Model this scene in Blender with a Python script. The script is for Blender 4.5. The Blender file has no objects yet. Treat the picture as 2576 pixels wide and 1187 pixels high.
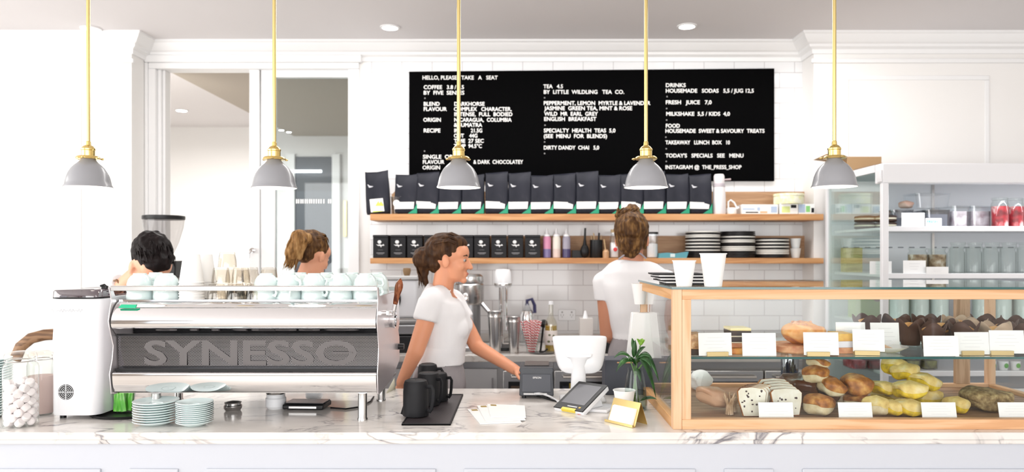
import bpy, bmesh, math, random
from mathutils import Matrix, Vector, noise
random.seed(7)
R = math.radians
SC = bpy.context.scene
COL = SC.collection
# ---------------------------------------------------------------- camera, world, lights, exposure
F, CX, CY, CZ = 1900.0, 1315.0, 640.0, 1.54
def P(px, py, d): return Vector(((px-CX)/F*d, d, CZ-(py-CY)/F*d))
def X(px, d): return (px-CX)/F*d
def Z(py, d): return CZ-(py-CY)/F*d
cd = bpy.data.cameras.new('camera'); cam = bpy.data.objects.new('camera', cd); COL.objects.link(cam)
cam.location = (0, 0, CZ); cam.rotation_euler = (R(90), 0, 0)
cd.sensor_width = 36; cd.lens = F/2576*36
cd.shift_x = (1288-CX)/2576; cd.shift_y = (CY-593.5)/2576
cd.clip_start = .05
cd.dof.use_dof = True; cd.dof.focus_distance = 2.75; cd.dof.aperture_fstop = 2.4
SC.camera = cam
SC.view_settings.view_transform = 'Standard'; SC.view_settings.look = 'None'
SC.view_settings.exposure = 0.34; SC.view_settings.gamma = 1; SC.view_settings.use_curve_mapping = False
w = bpy.data.worlds.new('world'); SC.world = w; w.use_nodes = True
bg = w.node_tree.nodes['Background']; bg.inputs[0].default_value = (.93, .96, 1, 1); bg.inputs[1].default_value = 1.0
def area(name, loc, rot, sx, sy, power, col=(1, 1, 1)):
    l = bpy.data.lights.new(name, 'AREA'); l.shape = 'RECTANGLE'; l.size = sx; l.size_y = sy; l.energy = power; l.color = col
    o = bpy.data.objects.new(name, l); COL.objects.link(o); o.location = loc; o.rotation_euler = rot
    return o
area('window_daylight', (0, -3.6, 1.75), (R(90), 0, 0), 8.0, 2.2, 210, (1, .985, .97))
area('window_daylight', (-4.6, 1.6, 1.7), (R(90), 0, R(-90)), 4.5, 2.2, 100, (1, .98, .95))
area('kitchen_fill_light', (.35, 4.25, 2.9), (0, 0, 0), 3.3, .5, 34, (1, .98, .96))  # added fill lamp with no fixture, kept short of the left pillar
area('back_room_fill', (-2.9, 6.2, 2.75), (0, 0, 0), 1.0, 1.6, 85, (1, .98, .95))  # added fill lamp that whitens the far room, no fixture of its own

# ---------------------------------------------------------------- mesh helpers
class MB:
    def __init__(s): s.v = []; s.f = []; s.mi = []; s.m = 0; s.T = Matrix()
    def add(s, vs, fs):
        b = len(s.v)
        for p in vs: s.v.append(s.T @ Vector(p))
        for f in fs: s.f.append([i+b for i in f]); s.mi.append(s.m)
        return s
    def box(s, x0, x1, y0, y1, z0, z1):
        return s.add([(x0,y0,z0),(x1,y0,z0),(x1,y1,z0),(x0,y1,z0),(x0,y0,z1),(x1,y0,z1),(x1,y1,z1),(x0,y1,z1)],
                     [(0,3,2,1),(4,5,6,7),(0,1,5,4),(1,2,6,5),(2,3,7,6),(3,0,4,7)])
    def cb(s, c, d): return s.box(c[0]-d[0]/2, c[0]+d[0]/2, c[1]-d[1]/2, c[1]+d[1]/2, c[2]-d[2]/2, c[2]+d[2]/2)
    def loft(s, rings, cap=True, closed=True):
        n = len(rings[0]); vs = [p for r in rings for p in r]; fs = []
        for k in range(len(rings)-1):
            for i in range(n if closed else n-1):
                j = (i+1) % n; fs.append((k*n+i, k*n+j, (k+1)*n+j, (k+1)*n+i))
        if cap: fs.append(tuple(range(n-1, -1, -1))); fs.append(tuple((len(rings)-1)*n+i for i in range(n)))
        return s.add(vs, fs)
    def lathe(s, prof, c=(0,0,0), n=28, sx=1, sy=1, cap=True):
        rings = [[(c[0]+r*sx*math.cos(2*math.pi*i/n), c[1]+r*sy*math.sin(2*math.pi*i/n), c[2]+z) for i in range(n)] for r, z in prof]
        return s.loft(rings, cap)
    def cyl(s, c, r, h, n=24, r2=None): return s.lathe([(r, 0), (r if r2 is None else r2, h)], c, n)
    def tube(s, pts, r, n=8, cap=True, sq=1):
        pts = [Vector(p) for p in pts]; rings = []; prev = None
        for i, p in enumerate(pts):
            t = (pts[min(i+1, len(pts)-1)]-pts[max(i-1, 0)]).normalized()
            if prev is None:
                a = Vector((0,0,1)) if abs(t.z) < .9 else Vector((1,0,0)); u = t.cross(a).normalized()
            else: u = (prev-t*prev.dot(t)).normalized()
            prev = u; v = t.cross(u); rr = r[i] if isinstance(r, (list, tuple)) else r
            rings.append([p+u*rr*math.cos(2*math.pi*k/n)+v*rr*sq*math.sin(2*math.pi*k/n) for k in range(n)])
        return s.loft(rings, cap)
    def prism(s, pts, a, b, plane='xz'):
        f = {'xz': lambda u, w, t: (u, t, w), 'xy': lambda u, w, t: (u, w, t), 'yz': lambda u, w, t: (t, u, w)}[plane]
        return s.loft([[f(u, w, a) for u, w in pts], [f(u, w, b) for u, w in pts]])
    def ell(s, c, r, rot=None, nu=20, nv=12):
        M = rot.to_4x4() if rot is not None else Matrix()
        vs = []; fs = []
        for j in range(1, nv):
            th = math.pi*j/nv
            for i in range(nu):
                ph = 2*math.pi*i/nu
                vs.append(Vector(c)+M.to_3x3() @ Vector((r[0]*math.sin(th)*math.cos(ph), r[1]*math.sin(th)*math.sin(ph), r[2]*math.cos(th))))
        vs.append(Vector(c)+M.to_3x3() @ Vector((0,0,r[2]))); vs.append(Vector(c)+M.to_3x3() @ Vector((0,0,-r[2])))
        for j in range(nv-2):
            for i in range(nu):
                k = (i+1) % nu; fs.append((j*nu+i, (j+1)*nu+i, (j+1)*nu+k, j*nu+k))
        t, b = len(vs)-2, len(vs)-1
        for i in range(nu):
            k = (i+1) % nu; fs.append((t, i, k)); fs.append((b, (nv-2)*nu+k, (nv-2)*nu+i))
        return s.add(vs, fs)
    def cap(s, a, b, ra, rb, n=14):
        a, b = Vector(a), Vector(b); L = (b-a).length or 1e-4; t = (b-a)/L
        pts = []; rr = []
        for k in range(5):
            an = math.pi/2*(1-k/5); pts.append(a-t*ra*math.sin(an)); rr.append(max(ra*math.cos(an), .0005))
        pts += [a, a+(b-a)*.5, b]; rr += [ra, (ra+rb)/2, rb]
        for k in range(1, 6):
            an = math.pi/2*k/5; pts.append(b+t*rb*math.sin(an)); rr.append(max(rb*math.cos(an), .0005))
        return s.tube(pts, rr, n)
    def fru(s, a, b, ra, rb, n=20, sq=1): return s.tube([a, b], [ra, rb], n, True, sq)
def mesh_of(mb, name, mats, smooth=35, jitter=0, jscale=20):
    me = bpy.data.meshes.new(name); me.from_pydata([tuple(v) for v in mb.v], [], mb.f)
    for m in mats: me.materials.append(m)
    if len(mats) > 1:
        for p, i in zip(me.polygons, mb.mi): p.material_index = i
    bm = bmesh.new(); bm.from_mesh(me); bmesh.ops.recalc_face_normals(bm, faces=bm.faces)
    if jitter:
        for v in bm.verts:
            n_ = noise.noise_vector(v.co*jscale); v.co += Vector(n_)*jitter
    bm.to_mesh(me); bm.free()
    for p in me.polygons: p.use_smooth = True
    me.set_sharp_from_angle(angle=R(smooth))
    return me
def ob(name, mb, mat, parent=None, bevel=0, sub=0, smooth=35, label=None, loc=None, jitter=0, jscale=20, solid=0, seg=2):
    mats = mat if isinstance(mat, (list, tuple)) else [mat]
    me = mesh_of(mb, name, mats, smooth, jitter, jscale)
    o = bpy.data.objects.new(name, me); COL.objects.link(o)
    if parent is not None: o.parent = parent
    if loc is not None: o.location = loc
    if sub: m = o.modifiers.new('s', 'SUBSURF'); m.levels = sub; m.render_levels = sub
    if solid: m = o.modifiers.new('t', 'SOLIDIFY'); m.thickness = solid; m.offset = 0
    if bevel: m = o.modifiers.new('b', 'BEVEL'); m.width = bevel; m.segments = seg; m.limit_method = 'ANGLE'; m.angle_limit = R(40); m.harden_normals = False
    if label: o['label'] = label
    return o
def thing(name, label, cat, loc=(0,0,0), rot=0, group=None):
    o = bpy.data.objects.new(name, None); COL.objects.link(o); o.empty_display_size = .05
    o.location = loc; o.rotation_euler = rot if isinstance(rot, (tuple, list)) else (0, 0, rot)
    o['label'] = label; o['category'] = cat
    if group: o['group'] = group
    return o
def tag(o, label, cat, group=None):
    o['label'] = label; o['category'] = cat
    if group: o['group'] = group
    return o
def struct(name, mb, mat, parent=None, **k):
    o = ob(name, mb, mat, parent, **k)
    if parent is None: o['kind'] = 'structure'
    return o
def dup(root, loc=None, rot=None, label=None, group=None, scale=None):
    r = root.copy(); COL.objects.link(r)
    if loc is not None: r.location = loc
    if rot is not None: r.rotation_euler = rot if isinstance(rot, (tuple, list)) else (0, 0, rot)
    if scale is not None: r.scale = scale if isinstance(scale, (tuple, list)) else (scale,)*3
    if label: r['label'] = label
    if group: r['group'] = group
    for ch in list(root.children):
        c = ch.copy(); COL.objects.link(c); c.parent = r
        for g in ch.children:
            d = g.copy(); COL.objects.link(d); d.parent = c
    return r
def text(name, s, mat, parent, x0, x1, z, h, y, off=0.0, rotz=0, face=-1, depth=.0006, shear=0):
    """raised lettering on a vertical face, between x0 and x1, baseline z, cap height h (flat ground plane when face == 0)"""
    cu = bpy.data.curves.new('t', 'FONT'); cu.body = s; cu.size = 1; cu.offset = off; cu.resolution_u = 3; cu.extrude = .001; cu.shear = shear
    t = bpy.data.objects.new('t', cu); COL.objects.link(t)
    bpy.context.view_layer.update()
    me = bpy.data.meshes.new_from_object(t.evaluated_get(bpy.context.evaluated_depsgraph_get()))
    bpy.data.objects.remove(t); bpy.data.curves.remove(cu)
    xs = [v.co.x for v in me.vertices]; a, b = min(xs), max(xs); k = h/.70
    for v in me.vertices:
        u = x0+(v.co.x-a)/(b-a)*(x1-x0); w_ = v.co.y*k; e = v.co.z/.001*depth
        v.co = (u, y-e, z+w_) if face == -1 else (u, z+w_, y+e)
    me.materials.clear(); me.materials.append(mat)
    o = bpy.data.objects.new(name, me); COL.objects.link(o); o.parent = parent
    return o
def blob(mb, name, mat, parent=None, voxel=.006, smooth=6, disp=0, dscale=30, deci=0):
    """fuse overlapping closed shells into one continuous skin"""
    me = bpy.data.meshes.new('b'); me.from_pydata([tuple(v) for v in mb.v], [], mb.f)
    bm = bmesh.new(); bm.from_mesh(me); bmesh.ops.recalc_face_normals(bm, faces=bm.faces); bm.to_mesh(me); bm.free()
    t = bpy.data.objects.new('b', me); COL.objects.link(t)
    m = t.modifiers.new('r', 'REMESH'); m.mode = 'VOXEL'; m.voxel_size = voxel
    m = t.modifiers.new('s', 'SMOOTH'); m.iterations = smooth; m.factor = .5
    bpy.context.view_layer.update()
    me2 = bpy.data.meshes.new_from_object(t.evaluated_get(bpy.context.evaluated_depsgraph_get()))
    bpy.data.objects.remove(t); me2.name = name
    if disp:
        for v in me2.vertices:
            n_ = noise.noise(Vector(v.co)*dscale); v.co += v.normal*n_*disp
    for p in me2.polygons: p.use_smooth = True
    me2.materials.clear(); me2.materials.append(mat)
    o = bpy.data.objects.new(name, me2); COL.objects.link(o)
    if parent is not None: o.parent = parent
    return o
ORD = ['first', 'second', 'third', 'fourth', 'fifth', 'sixth', 'seventh', 'eighth', 'ninth', 'tenth', 'eleventh', 'twelfth', 'thirteenth', 'fourteenth', 'fifteenth', 'sixteenth', 'seventeenth', 'eighteenth', 'nineteenth', 'twentieth'] + ['twenty-'+q for q in ('first', 'second', 'third', 'fourth', 'fifth')]

# ---------------------------------------------------------------- materials
def mat(name, col, rough=.5, metal=0, spec=.5, trans=0, emit=None, es=0, coat=0, sub=0):
    m = bpy.data.materials.new(name); m.use_nodes = True; b = m.node_tree.nodes['Principled BSDF']
    b.inputs['Base Color'].default_value = (*col, 1); b.inputs['Roughness'].default_value = rough; b.inputs['Metallic'].default_value = metal
    b.inputs['Specular IOR Level'].default_value = spec; b.inputs['Coat Weight'].default_value = coat
    b.inputs['Transmission Weight'].default_value = trans
    if sub: b.inputs['Subsurface Weight'].default_value = sub; b.inputs['Subsurface Radius'].default_value = (.02, .008, .004)
    if emit: b.inputs['Emission Color'].default_value = (*emit, 1); b.inputs['Emission Strength'].default_value = es
    return m
def nz(m): return m.node_tree.nodes, m.node_tree.links, m.node_tree.nodes['Principled BSDF']
def ramp(N, stops):
    r = N.new('ShaderNodeValToRGB'); e = r.color_ramp.elements
    e[0].position, e[0].color = stops[0][0], (*stops[0][1], 1); e[1].position, e[1].color = stops[-1][0], (*stops[-1][1], 1)
    for p, c in stops[1:-1]: x = e.new(p); x.color = (*c, 1)
    return r
def mapped(N, L, sc, coord='Object', loc=(0,0,0)):
    t = N.new('ShaderNodeTexCoord'); mp = N.new('ShaderNodeMapping'); mp.inputs['Scale'].default_value = sc; mp.inputs['Location'].default_value = loc
    L.new(t.outputs[coord], mp.inputs[0]); return mp
def noisy(name, stops, sc=(8,8,8), detail=4, rough=.5, bump=0, dist=0, metal=0, scale=1, spec=.5, coat=0):
    m = mat(name, (1,1,1), rough, metal, spec, coat=coat); N, L, b = nz(m)
    mp = mapped(N, L, sc); n = N.new('ShaderNodeTexNoise'); n.inputs['Scale'].default_value = scale; n.inputs['Detail'].default_value = detail; n.inputs['Distortion'].default_value = dist
    L.new(mp.outputs[0], n.inputs[0]); r = ramp(N, stops); L.new(n.outputs[0], r.inputs[0]); L.new(r.outputs[0], b.inputs['Base Color'])
    if bump:
        bu = N.new('ShaderNodeBump'); bu.inputs['Strength'].default_value = bump; bu.inputs['Distance'].default_value = .004
        L.new(n.outputs[0], bu.inputs['Height']); L.new(bu.outputs[0], b.inputs['Normal'])
    return m
def wood(name, c1, c2, c3, axis='x', rough=.5, k=1.0):
    sc = {'x': (.9*k, 14*k, 14*k), 'y': (14*k, .9*k, 14*k), 'z': (14*k, 14*k, .9*k)}[axis]
    m = mat(name, c2, rough, spec=.35); N, L, b = nz(m)
    mp = mapped(N, L, sc); n = N.new('ShaderNodeTexNoise'); n.inputs['Scale'].default_value = 1.6; n.inputs['Detail'].default_value = 5; n.inputs['Distortion'].default_value = 1.2
    L.new(mp.outputs[0], n.inputs[0])
    wv = N.new('ShaderNodeMath'); wv.operation = 'MULTIPLY'; wv.inputs[1].default_value = 26; L.new(n.outputs[0], wv.inputs[0])
    sn = N.new('ShaderNodeMath'); sn.operation = 'SINE'; L.new(wv.outputs[0], sn.inputs[0])
    ma = N.new('ShaderNodeMapRange'); ma.inputs[1].default_value = -1; ma.inputs[2].default_value = 1; L.new(sn.outputs[0], ma.inputs[0])
    r = ramp(N, [(0, c1), (.45, c2), (1, c3)]); L.new(ma.outputs[0], r.inputs[0]); L.new(r.outputs[0], b.inputs['Base Color'])
    return m
def glass(name, tint=(.96,.99,.98), base=.04, rough=0.0, refl=1.0):
    m = bpy.data.materials.new(name); m.use_nodes = True; N, L = m.node_tree.nodes, m.node_tree.links; N.remove(N['Principled BSDF'])
    t = N.new('ShaderNodeBsdfTransparent'); t.inputs[0].default_value = (*tint, 1)
    g = N.new('ShaderNodeBsdfGlossy'); g.inputs['Roughness'].default_value = rough; g.inputs[0].default_value = (refl, refl, refl, 1)
    lw = N.new('ShaderNodeLayerWeight'); lw.inputs[0].default_value = .5
    p = N.new('ShaderNodeMath'); p.operation = 'POWER'; p.inputs[1].default_value = 4.0; L.new(lw.outputs['Facing'], p.inputs[0])
    a = N.new('ShaderNodeMath'); a.operation = 'MULTIPLY_ADD'; a.inputs[1].default_value = .8; a.inputs[2].default_value = base; L.new(p.outputs[0], a.inputs[0])
    mx = N.new('ShaderNodeMixShader'); L.new(a.outputs[0], mx.inputs[0]); L.new(t.outputs[0], mx.inputs[1]); L.new(g.outputs[0], mx.inputs[2])
    L.new(mx.outputs[0], N['Material Output'].inputs[0]); return m
WHITE = mat('white_paint', (.86,.86,.855), .5)
WALLW = mat('wall_paint', (.86,.845,.825), .6)
CEIL = mat('ceiling_paint', (.74,.715,.72), .8)
TRIMW = mat('trim_paint', (.86,.86,.86), .4)
PLAST = mat('white_plastic', (.84,.85,.87), .28)
PAPER = mat('white_paper', (.88,.88,.87), .6)
CARD = mat('card_stock', (.88,.88,.88), .55)
BLACK = mat('black_plastic', (.007,.007,.008), .38, spec=.35)
MATTEB = mat('matte_black', (.008,.008,.010), .55, spec=.3)
BOARD = mat('menu_black', (.001,.001,.0012), .85, spec=.04)
LETTER = mat('menu_letter_white', (.85,.84,.82), .6)
BRASS = mat('brass', (.83,.62,.23), .22, 1)
BRASSP = mat('brass_rod', (.80,.64,.27), .3, 1)
GOLD = mat('gold_sheet', (.80,.62,.27), .28, 1)
CHROME = mat('polished_steel', (.86,.86,.87), .045, 1)
STEEL = mat('brushed_steel', (.58,.57,.56), .25, 1)
DSTEEL = mat('dark_steel', (.30,.30,.31), .35, 1)
SHADE = mat('grey_enamel', (.30,.305,.325), .33, coat=.3)
SHADEI = mat('white_enamel', (.9,.88,.84), .4)
BULB = mat('bulb_glow', (1,1,1), .4, emit=(1,.94,.85), es=14)
DOWNL = mat('downlight_glow', (1,1,1), .4, emit=(1,.96,.9), es=22)
MINT = mat('mint_ceramic', (.70,.82,.815), .16, coat=.6)
CERAM = mat('white_ceramic', (.86,.85,.83), .18, coat=.5)
GLASS = glass('clear_glass', (.95,.97,.96), .03, 0, .8)
GLASSD = glass('display_glass', (.985,.998,.994), .02)
TUMBG = glass('tumbler_glass', (.95,.93,.895), .07, 0, .8)
GEDGE = mat('green_glass_edge', (.02,.10,.10), .12, spec=.7)
SHELFG = glass('shelf_glass', (.88,.96,.94), .05)
PLASTC = glass('clear_plastic', (.90,.92,.94), .13, .15)
def skin(name, c): return mat(name, c, .48, spec=.35, sub=.06)
SKIN1 = skin('skin_warm', (.74,.33,.19)); SKIN2 = skin('skin_light', (.70,.34,.21)); SKIN3 = skin('skin_tan', (.56,.25,.15)); SKIN4 = skin('skin_fair', (.76,.40,.26))
TEE = noisy('white_cotton', [(.3,(.80,.79,.80)),(.7,(.86,.85,.86))], (6,6,6), 2, .85, .25)
GREYC = noisy('grey_cotton', [(.3,(.30,.28,.29)),(.7,(.38,.35,.36))], (9,9,9), 3, .85, .3)
def hairm(name, a, b_, c): 
    m = noisy(name, [(.25, a), (.5, b_), (.75, c)], (70,70,12), 4, .55, .5, spec=.18); return m
HAIRB = hairm('brown_hair', (.018,.007,.003), (.050,.021,.008), (.11,.050,.018))
HAIRL = hairm('blond_hair', (.07,.032,.010), (.27,.135,.045), (.50,.31,.13))
HAIRD = hairm('black_hair', (.004,.002,.002), (.006,.003,.003), (.012,.006,.006))
HAIRM = hairm('auburn_hair', (.025,.010,.004), (.085,.038,.012), (.27,.14,.045))
OAK = wood('oak_shelf', (.44,.20,.08), (.54,.27,.11), (.58,.31,.14), k=.45)
OAKB = wood('oak_backing', (.38,.22,.12), (.44,.26,.145), (.48,.30,.17))
ASHX = wood('ash_rail', (.66,.36,.18), (.74,.44,.24), (.78,.50,.30), k=.5)
ASHY = wood('ash_side_rail', (.62,.32,.13), (.70,.39,.17), (.74,.44,.22), 'y', k=.5)
ASHZ = wood('ash_post', (.68,.40,.22), (.75,.47,.28), (.79,.53,.34), 'z', k=.5)
ROSEW = wood('rosewood', (.10,.025,.012), (.22,.06,.025), (.30,.10,.04), 'z', .25, 3)
DWOOD = wood('walnut', (.12,.06,.03), (.22,.12,.06), (.30,.17,.09), 'x')
BOARDW = wood('bread_board', (.20,.10,.05), (.30,.16,.08), (.38,.22,.12))
# marble
def marble(name, base, vein, rough):
    m = mat(name, base, rough, spec=.5); N, L, b = nz(m)
    mp = mapped(N, L, (1.0,1.6,1.6)); n = N.new('ShaderNodeTexNoise'); n.inputs['Scale'].default_value = 2.6; n.inputs['Detail'].default_value = 7; n.inputs['Distortion'].default_value = 1.6
    mp.inputs['Rotation'].default_value = (.3,.2,.7); L.new(mp.outputs[0], n.inputs[0])
    s1 = N.new('ShaderNodeMath'); s1.operation = 'SUBTRACT'; s1.inputs[1].default_value = .5; L.new(n.outputs[0], s1.inputs[0])
    ab = N.new('ShaderNodeMath'); ab.operation = 'ABSOLUTE'; L.new(s1.outputs[0], ab.inputs[0])
    r = ramp(N, [(0, vein), (.012, tuple(.5*(a+c) for a, c in zip(base, vein))), (.03, base)]); L.new(ab.outputs[0], r.inputs[0])
    n2 = N.new('ShaderNodeTexNoise'); n2.inputs['Scale'].default_value = 3.5; n2.inputs['Detail'].default_value = 3; L.new(mp.outputs[0], n2.inputs[0])
    r2 = ramp(N, [(.45, (0,0,0)), (.62, (1,1,1))]); L.new(n2.outputs[0], r2.inputs[0])
    n3 = N.new('ShaderNodeTexNoise'); n3.inputs['Scale'].default_value = 6; n3.inputs['Detail'].default_value = 6; L.new(mp.outputs[0], n3.inputs[0])
    r3 = ramp(N, [(.35, tuple(x*.86 for x in base)), (.6, base)]); L.new(n3.outputs[0], r3.inputs[0])
    mx = N.new('ShaderNodeMix'); mx.data_type = 'RGBA'; L.new(r2.outputs[0], mx.inputs[0]); L.new(r3.outputs[0], mx.inputs[6]); L.new(r.outputs[0], mx.inputs[7])
    L.new(mx.outputs[2], b.inputs['Base Color']); return m
MARBLE = marble('counter_marble', (.80,.765,.73), (.20,.19,.21), .14)
MARBLEB = marble('bench_marble', (.60,.57,.54), (.30,.22,.18), .2)
def tiles():
    m = mat('subway_tile', (.82,.82,.83), .12); N, L, b = nz(m)
    t = N.new('ShaderNodeTexCoord'); s = N.new('ShaderNodeSeparateXYZ'); c = N.new('ShaderNodeCombineXYZ'); L.new(t.outputs['Object'], s.inputs[0]); L.new(s.outputs[0], c.inputs[0]); L.new(s.outputs[2], c.inputs[1])
    k = N.new('ShaderNodeTexBrick'); L.new(c.outputs[0], k.inputs[0]); k.inputs['Scale'].default_value = 1; k.inputs['Brick Width'].default_value = .204; k.inputs['Row Height'].default_value = .1025; k.inputs['Mortar Size'].default_value = .0022; k.inputs['Mortar Smooth'].default_value = .3
    k.inputs['Color1'].default_value = (.82,.82,.83,1); k.inputs['Color2'].default_value = (.80,.805,.815,1); k.inputs['Mortar'].default_value = (.50,.48,.49,1)
    L.new(k.outputs[0], b.inputs['Base Color']); bu = N.new('ShaderNodeBump'); bu.inputs['Strength'].default_value = .4; bu.inputs['Distance'].default_value = .002; bu.invert = True
    L.new(k.outputs['Fac'], bu.inputs['Height']); L.new(bu.outputs[0], b.inputs['Normal']); return m
TILE = tiles()
def perf(name='perforated_steel', sx=.0056, base=(.30,.30,.32), hole=(.012,.012,.014), met=.95, rough=.10, th=.34, plane='xz'):
    """staggered rows of round holes"""
    m = mat(name, base, rough, met); N, L, b = nz(m)
    t = N.new('ShaderNodeTexCoord'); s = N.new('ShaderNodeSeparateXYZ'); L.new(t.outputs['Object'], s.inputs[0])
    def mt(op, a, b2=None):
        n = N.new('ShaderNodeMath'); n.operation = op
        for i, q in enumerate((a, b2)):
            if q is None: continue
            if isinstance(q, (int, float)): n.inputs[i].default_value = q
            else: L.new(q, n.inputs[i])
        return n.outputs[0]
    u = mt('DIVIDE', s.outputs[0], sx); v = mt('DIVIDE', s.outputs['XYZ'.index(plane[1].upper())], sx*.866)
    row = mt('FLOOR', v); off = mt('MULTIPLY', mt('MODULO', mt('ABSOLUTE', row), 2), .5)
    fu = mt('SUBTRACT', mt('FRACT', mt('ADD', u, off)), .5); fv = mt('MULTIPLY', mt('SUBTRACT', mt('FRACT', v), .5), .866)
    d = mt('SQRT', mt('ADD', mt('MULTIPLY', fu, fu), mt('MULTIPLY', fv, fv)))
    lt = mt('LESS_THAN', d, th)
    mx = N.new('ShaderNodeMix'); mx.data_type = 'RGBA'; L.new(lt, mx.inputs[0]); mx.inputs[6].default_value = (*base, 1); mx.inputs[7].default_value = (*hole, 1); L.new(mx.outputs[2], b.inputs['Base Color'])
    return m
PERF = perf()
GRATE = perf('grate_black', .012, (.03,.025,.028), (.10,.08,.085), 0, .4, .22, 'xy')
# ================================================================= THE ROOM
ZC = 2.965; WB = 5.1; WF = 4.9; CT = .9246; CF = 2.61; CBK = 3.47
XL1 = X(331, WF); XR1 = X(2047, WF)            # pillar edges of the recess
struct('floor', MB().box(-5.2, 5.2, -4.2, 8.2, -.05, 0), noisy('floor_concrete', [(.3,(.50,.45,.40)),(.7,(.60,.55,.50))], (1,1,1), 5, .35))
struct('ceiling', MB().box(-5.2, 5.2, -4.2, 5.3, ZC, ZC+.1), CEIL)
struct('wall_left', MB().box(-5.2, XL1, WF, 5.3, 0, ZC), WALLW)
struct('wall_right', MB().box(XR1, 5.2, WF, 5.3, 0, ZC), WALLW)
XD0, XD1 = X(378, WB), X(922, WB)
struct('wall_back', MB().box(X(931, WB), XR1, WB, 5.3, 0, ZC), TILE)
m = MB(); m.box(XL1, X(931, WB), WB-.0, 5.28, Z(160, WB), ZC)      # bulkhead over the glazed screen
m.box(X(905, WB), X(931, WB), WB, 5.28, 0, Z(160, WB)); struct('wall_bulkhead', m, WALLW)
# street-side wall with its tall windows, behind the camera
m = MB(); m.box(-5.2, 5.2, -4.2, -4.0, 2.75, ZC); m.box(-5.2, 5.2, -4.2, -4.0, 0, .45)
for x in (-5.0, -2.4, .1, 2.4, 4.9): m.box(x-.16, x+.16, -4.2, -4.0, .45, 2.75)
struct('wall_front', m, mat('street_wall', (.55,.48,.42), .6))
# unseen side walls: tall windows on the left, right one solid to cut light
m = MB(); m.box(-5.3, -5.2, -4.2, 5.3, 2.75, ZC); m.box(-5.3, -5.2, -4.2, 5.3, 0, .6); m.box(-5.3, -5.2, 3.6, 5.3, .6, 2.75); m.box(-5.3, -5.2, -4.2, -2.4, .6, 2.75)
struct('wall_side_left', m, WALLW)
m = MB(); m.box(5.2, 5.3, -4.2, 5.3, 0, ZC)
struct('wall_side_right', m, WALLW)
# cornice: profile (distance out from the wall, drop from the ceiling)
CP = [(0,0),(.105,0),(.105,.012),(.092,.02),(.086,.034),(.06,.062),(.044,.07),(.04,.085),(.018,.098),(.014,.125),(0,.125)]
def cornice(name, path):
    """path: plan points with outward offset handled by mitred corners"""
    m = MB(); n = len(path)
    for k in range(n-1):
        (x0, y0, mx0, my0), (x1, y1, mx1, my1) = path[k], path[k+1]
        m.loft([[(x0+mx0*o, y0+my0*o, ZC-d) for o, d in CP], [(x1+mx1*o, y1+my1*o, ZC-d) for o, d in CP]])
    return struct(name, m, TRIMW, smooth=20)
cornice('trim_1', [(-5.2, WF, 0, -1), (XL1, WF, 1, -1), (XL1, WB, 1, -1), (XR1, WB, -1, -1), (XR1, WF, -1, -1), (5.2, WF, 0, -1)])
m = MB(); z0 = ZC-.185                                    # flat frieze band under the cornice
for a, b, y in ((-5.2, XL1+.02, WF), (XR1-.02, 5.2, WF)): m.box(a, b, y-.02, y, z0, z0+.028)
m.box(XL1, XR1, WB-.012, WB, Z(150, WB), Z(126, WB))
struct('trim_2', m, TRIMW, bevel=.006)
# boxed panel mouldings on the front pillars
def panel(m, x0, x1, z0, z1, y, wd=.03, t=.006):
    for a, b, c, d in ((x0, x1, z1-wd, z1), (x0, x1, z0, z0+wd), (x0, x0+wd, z0+wd, z1-wd), (x1-wd, x1, z0+wd, z1-wd)): m.box(a, b, y-t, y, c, d)
m = MB(); panel(m, X(2122, WF), X(2488, WF), .3, Z(190, WF), WF); panel(m, X(-330, WF), X(205, WF), .3, Z(196, WF), WF)
struct('trim_3', m, TRIMW, bevel=.006)
# glazed screen in the recess: outer frame, open leaf on the left, glass leaf on the right
zt = Z(160, WB)
m = MB(); xa, xb = X(378, WB), X(905, WB)
m.box(xa, xb, WB-.03, WB+.1, zt-.04, zt); m.box(xa, X(396, WB), WB-.03, WB+.1, 0, zt-.04); m.box(X(396, WB), X(405, WB), WB, WB+.1, 0, zt-.04)
m.box(X(405, WB), X(412, WB), WB+.02, WB+.1, 0, zt-.04)
m.box(X(877, WB), xb, WB-.02, WB+.1, 0, zt-.04)
fr = struct('window_1', m, TRIMW, bevel=.004)
m = MB(); m.box(X(370, WB), X(912, WB), WB-.045, WB-.0, zt, zt+.05); m.box(X(370, WB)-.0, xa, WB-.04, WB, 0, zt); struct('trim_4', m, TRIMW, bevel=.006)
m = MB(); m.box(X(627, WB), X(652, WB), WB, WB+.05, 0, zt-.04); m.box(X(655, WB), X(690, WB), WB+.01, WB+.06, 0, zt-.04)
m.box(X(690, WB), X(877, WB), WB+.01, WB+.06, Z(193, WB), zt-.04); m.box(X(690, WB), X(877, WB), WB+.01, WB+.06, 0, .3)
dr = struct('door_1', m, TRIMW, bevel=.003)
g = ob('pane', MB().box(X(690, WB), X(877, WB), WB+.03, WB+.036, .3, Z(193, WB)), glass('door_glass', (.84,.88,.89), .03), dr)
m = MB()
for k, px in enumerate([719, 732, 743, 748, 754, 759, 765, 770, 776, 781, 787, 793, 799, 805, 812, 824, 829]): m.lathe([(.0055,0),(.0055,.002)], (0,0,0), 10) if 0 else m.box(X(px, WB)-.0045, X(px, WB)+.0045, WB+.027, WB+.0295, Z(511, WB), Z(500, WB))
ob('frosted_marks', m, mat('frosting', (.9,.9,.9), .6), dr, bevel=.002)
m = MB(); c = P(637, 630, WB-.01); m.T = Matrix.Translation(c) @ Matrix.Rotation(R(90), 4, 'X'); m.cyl((0,0,0), .018, .02); m.cyl((0,0,.02), .01, .03); m.T = Matrix.Translation(c); m.tube([(0,-.045,0),(-.01,-.05,-.02),(-.012,-.05,-.05)], .006)
ob('door_handle', m, CHROME, dr, label='polished steel door handle')
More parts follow.
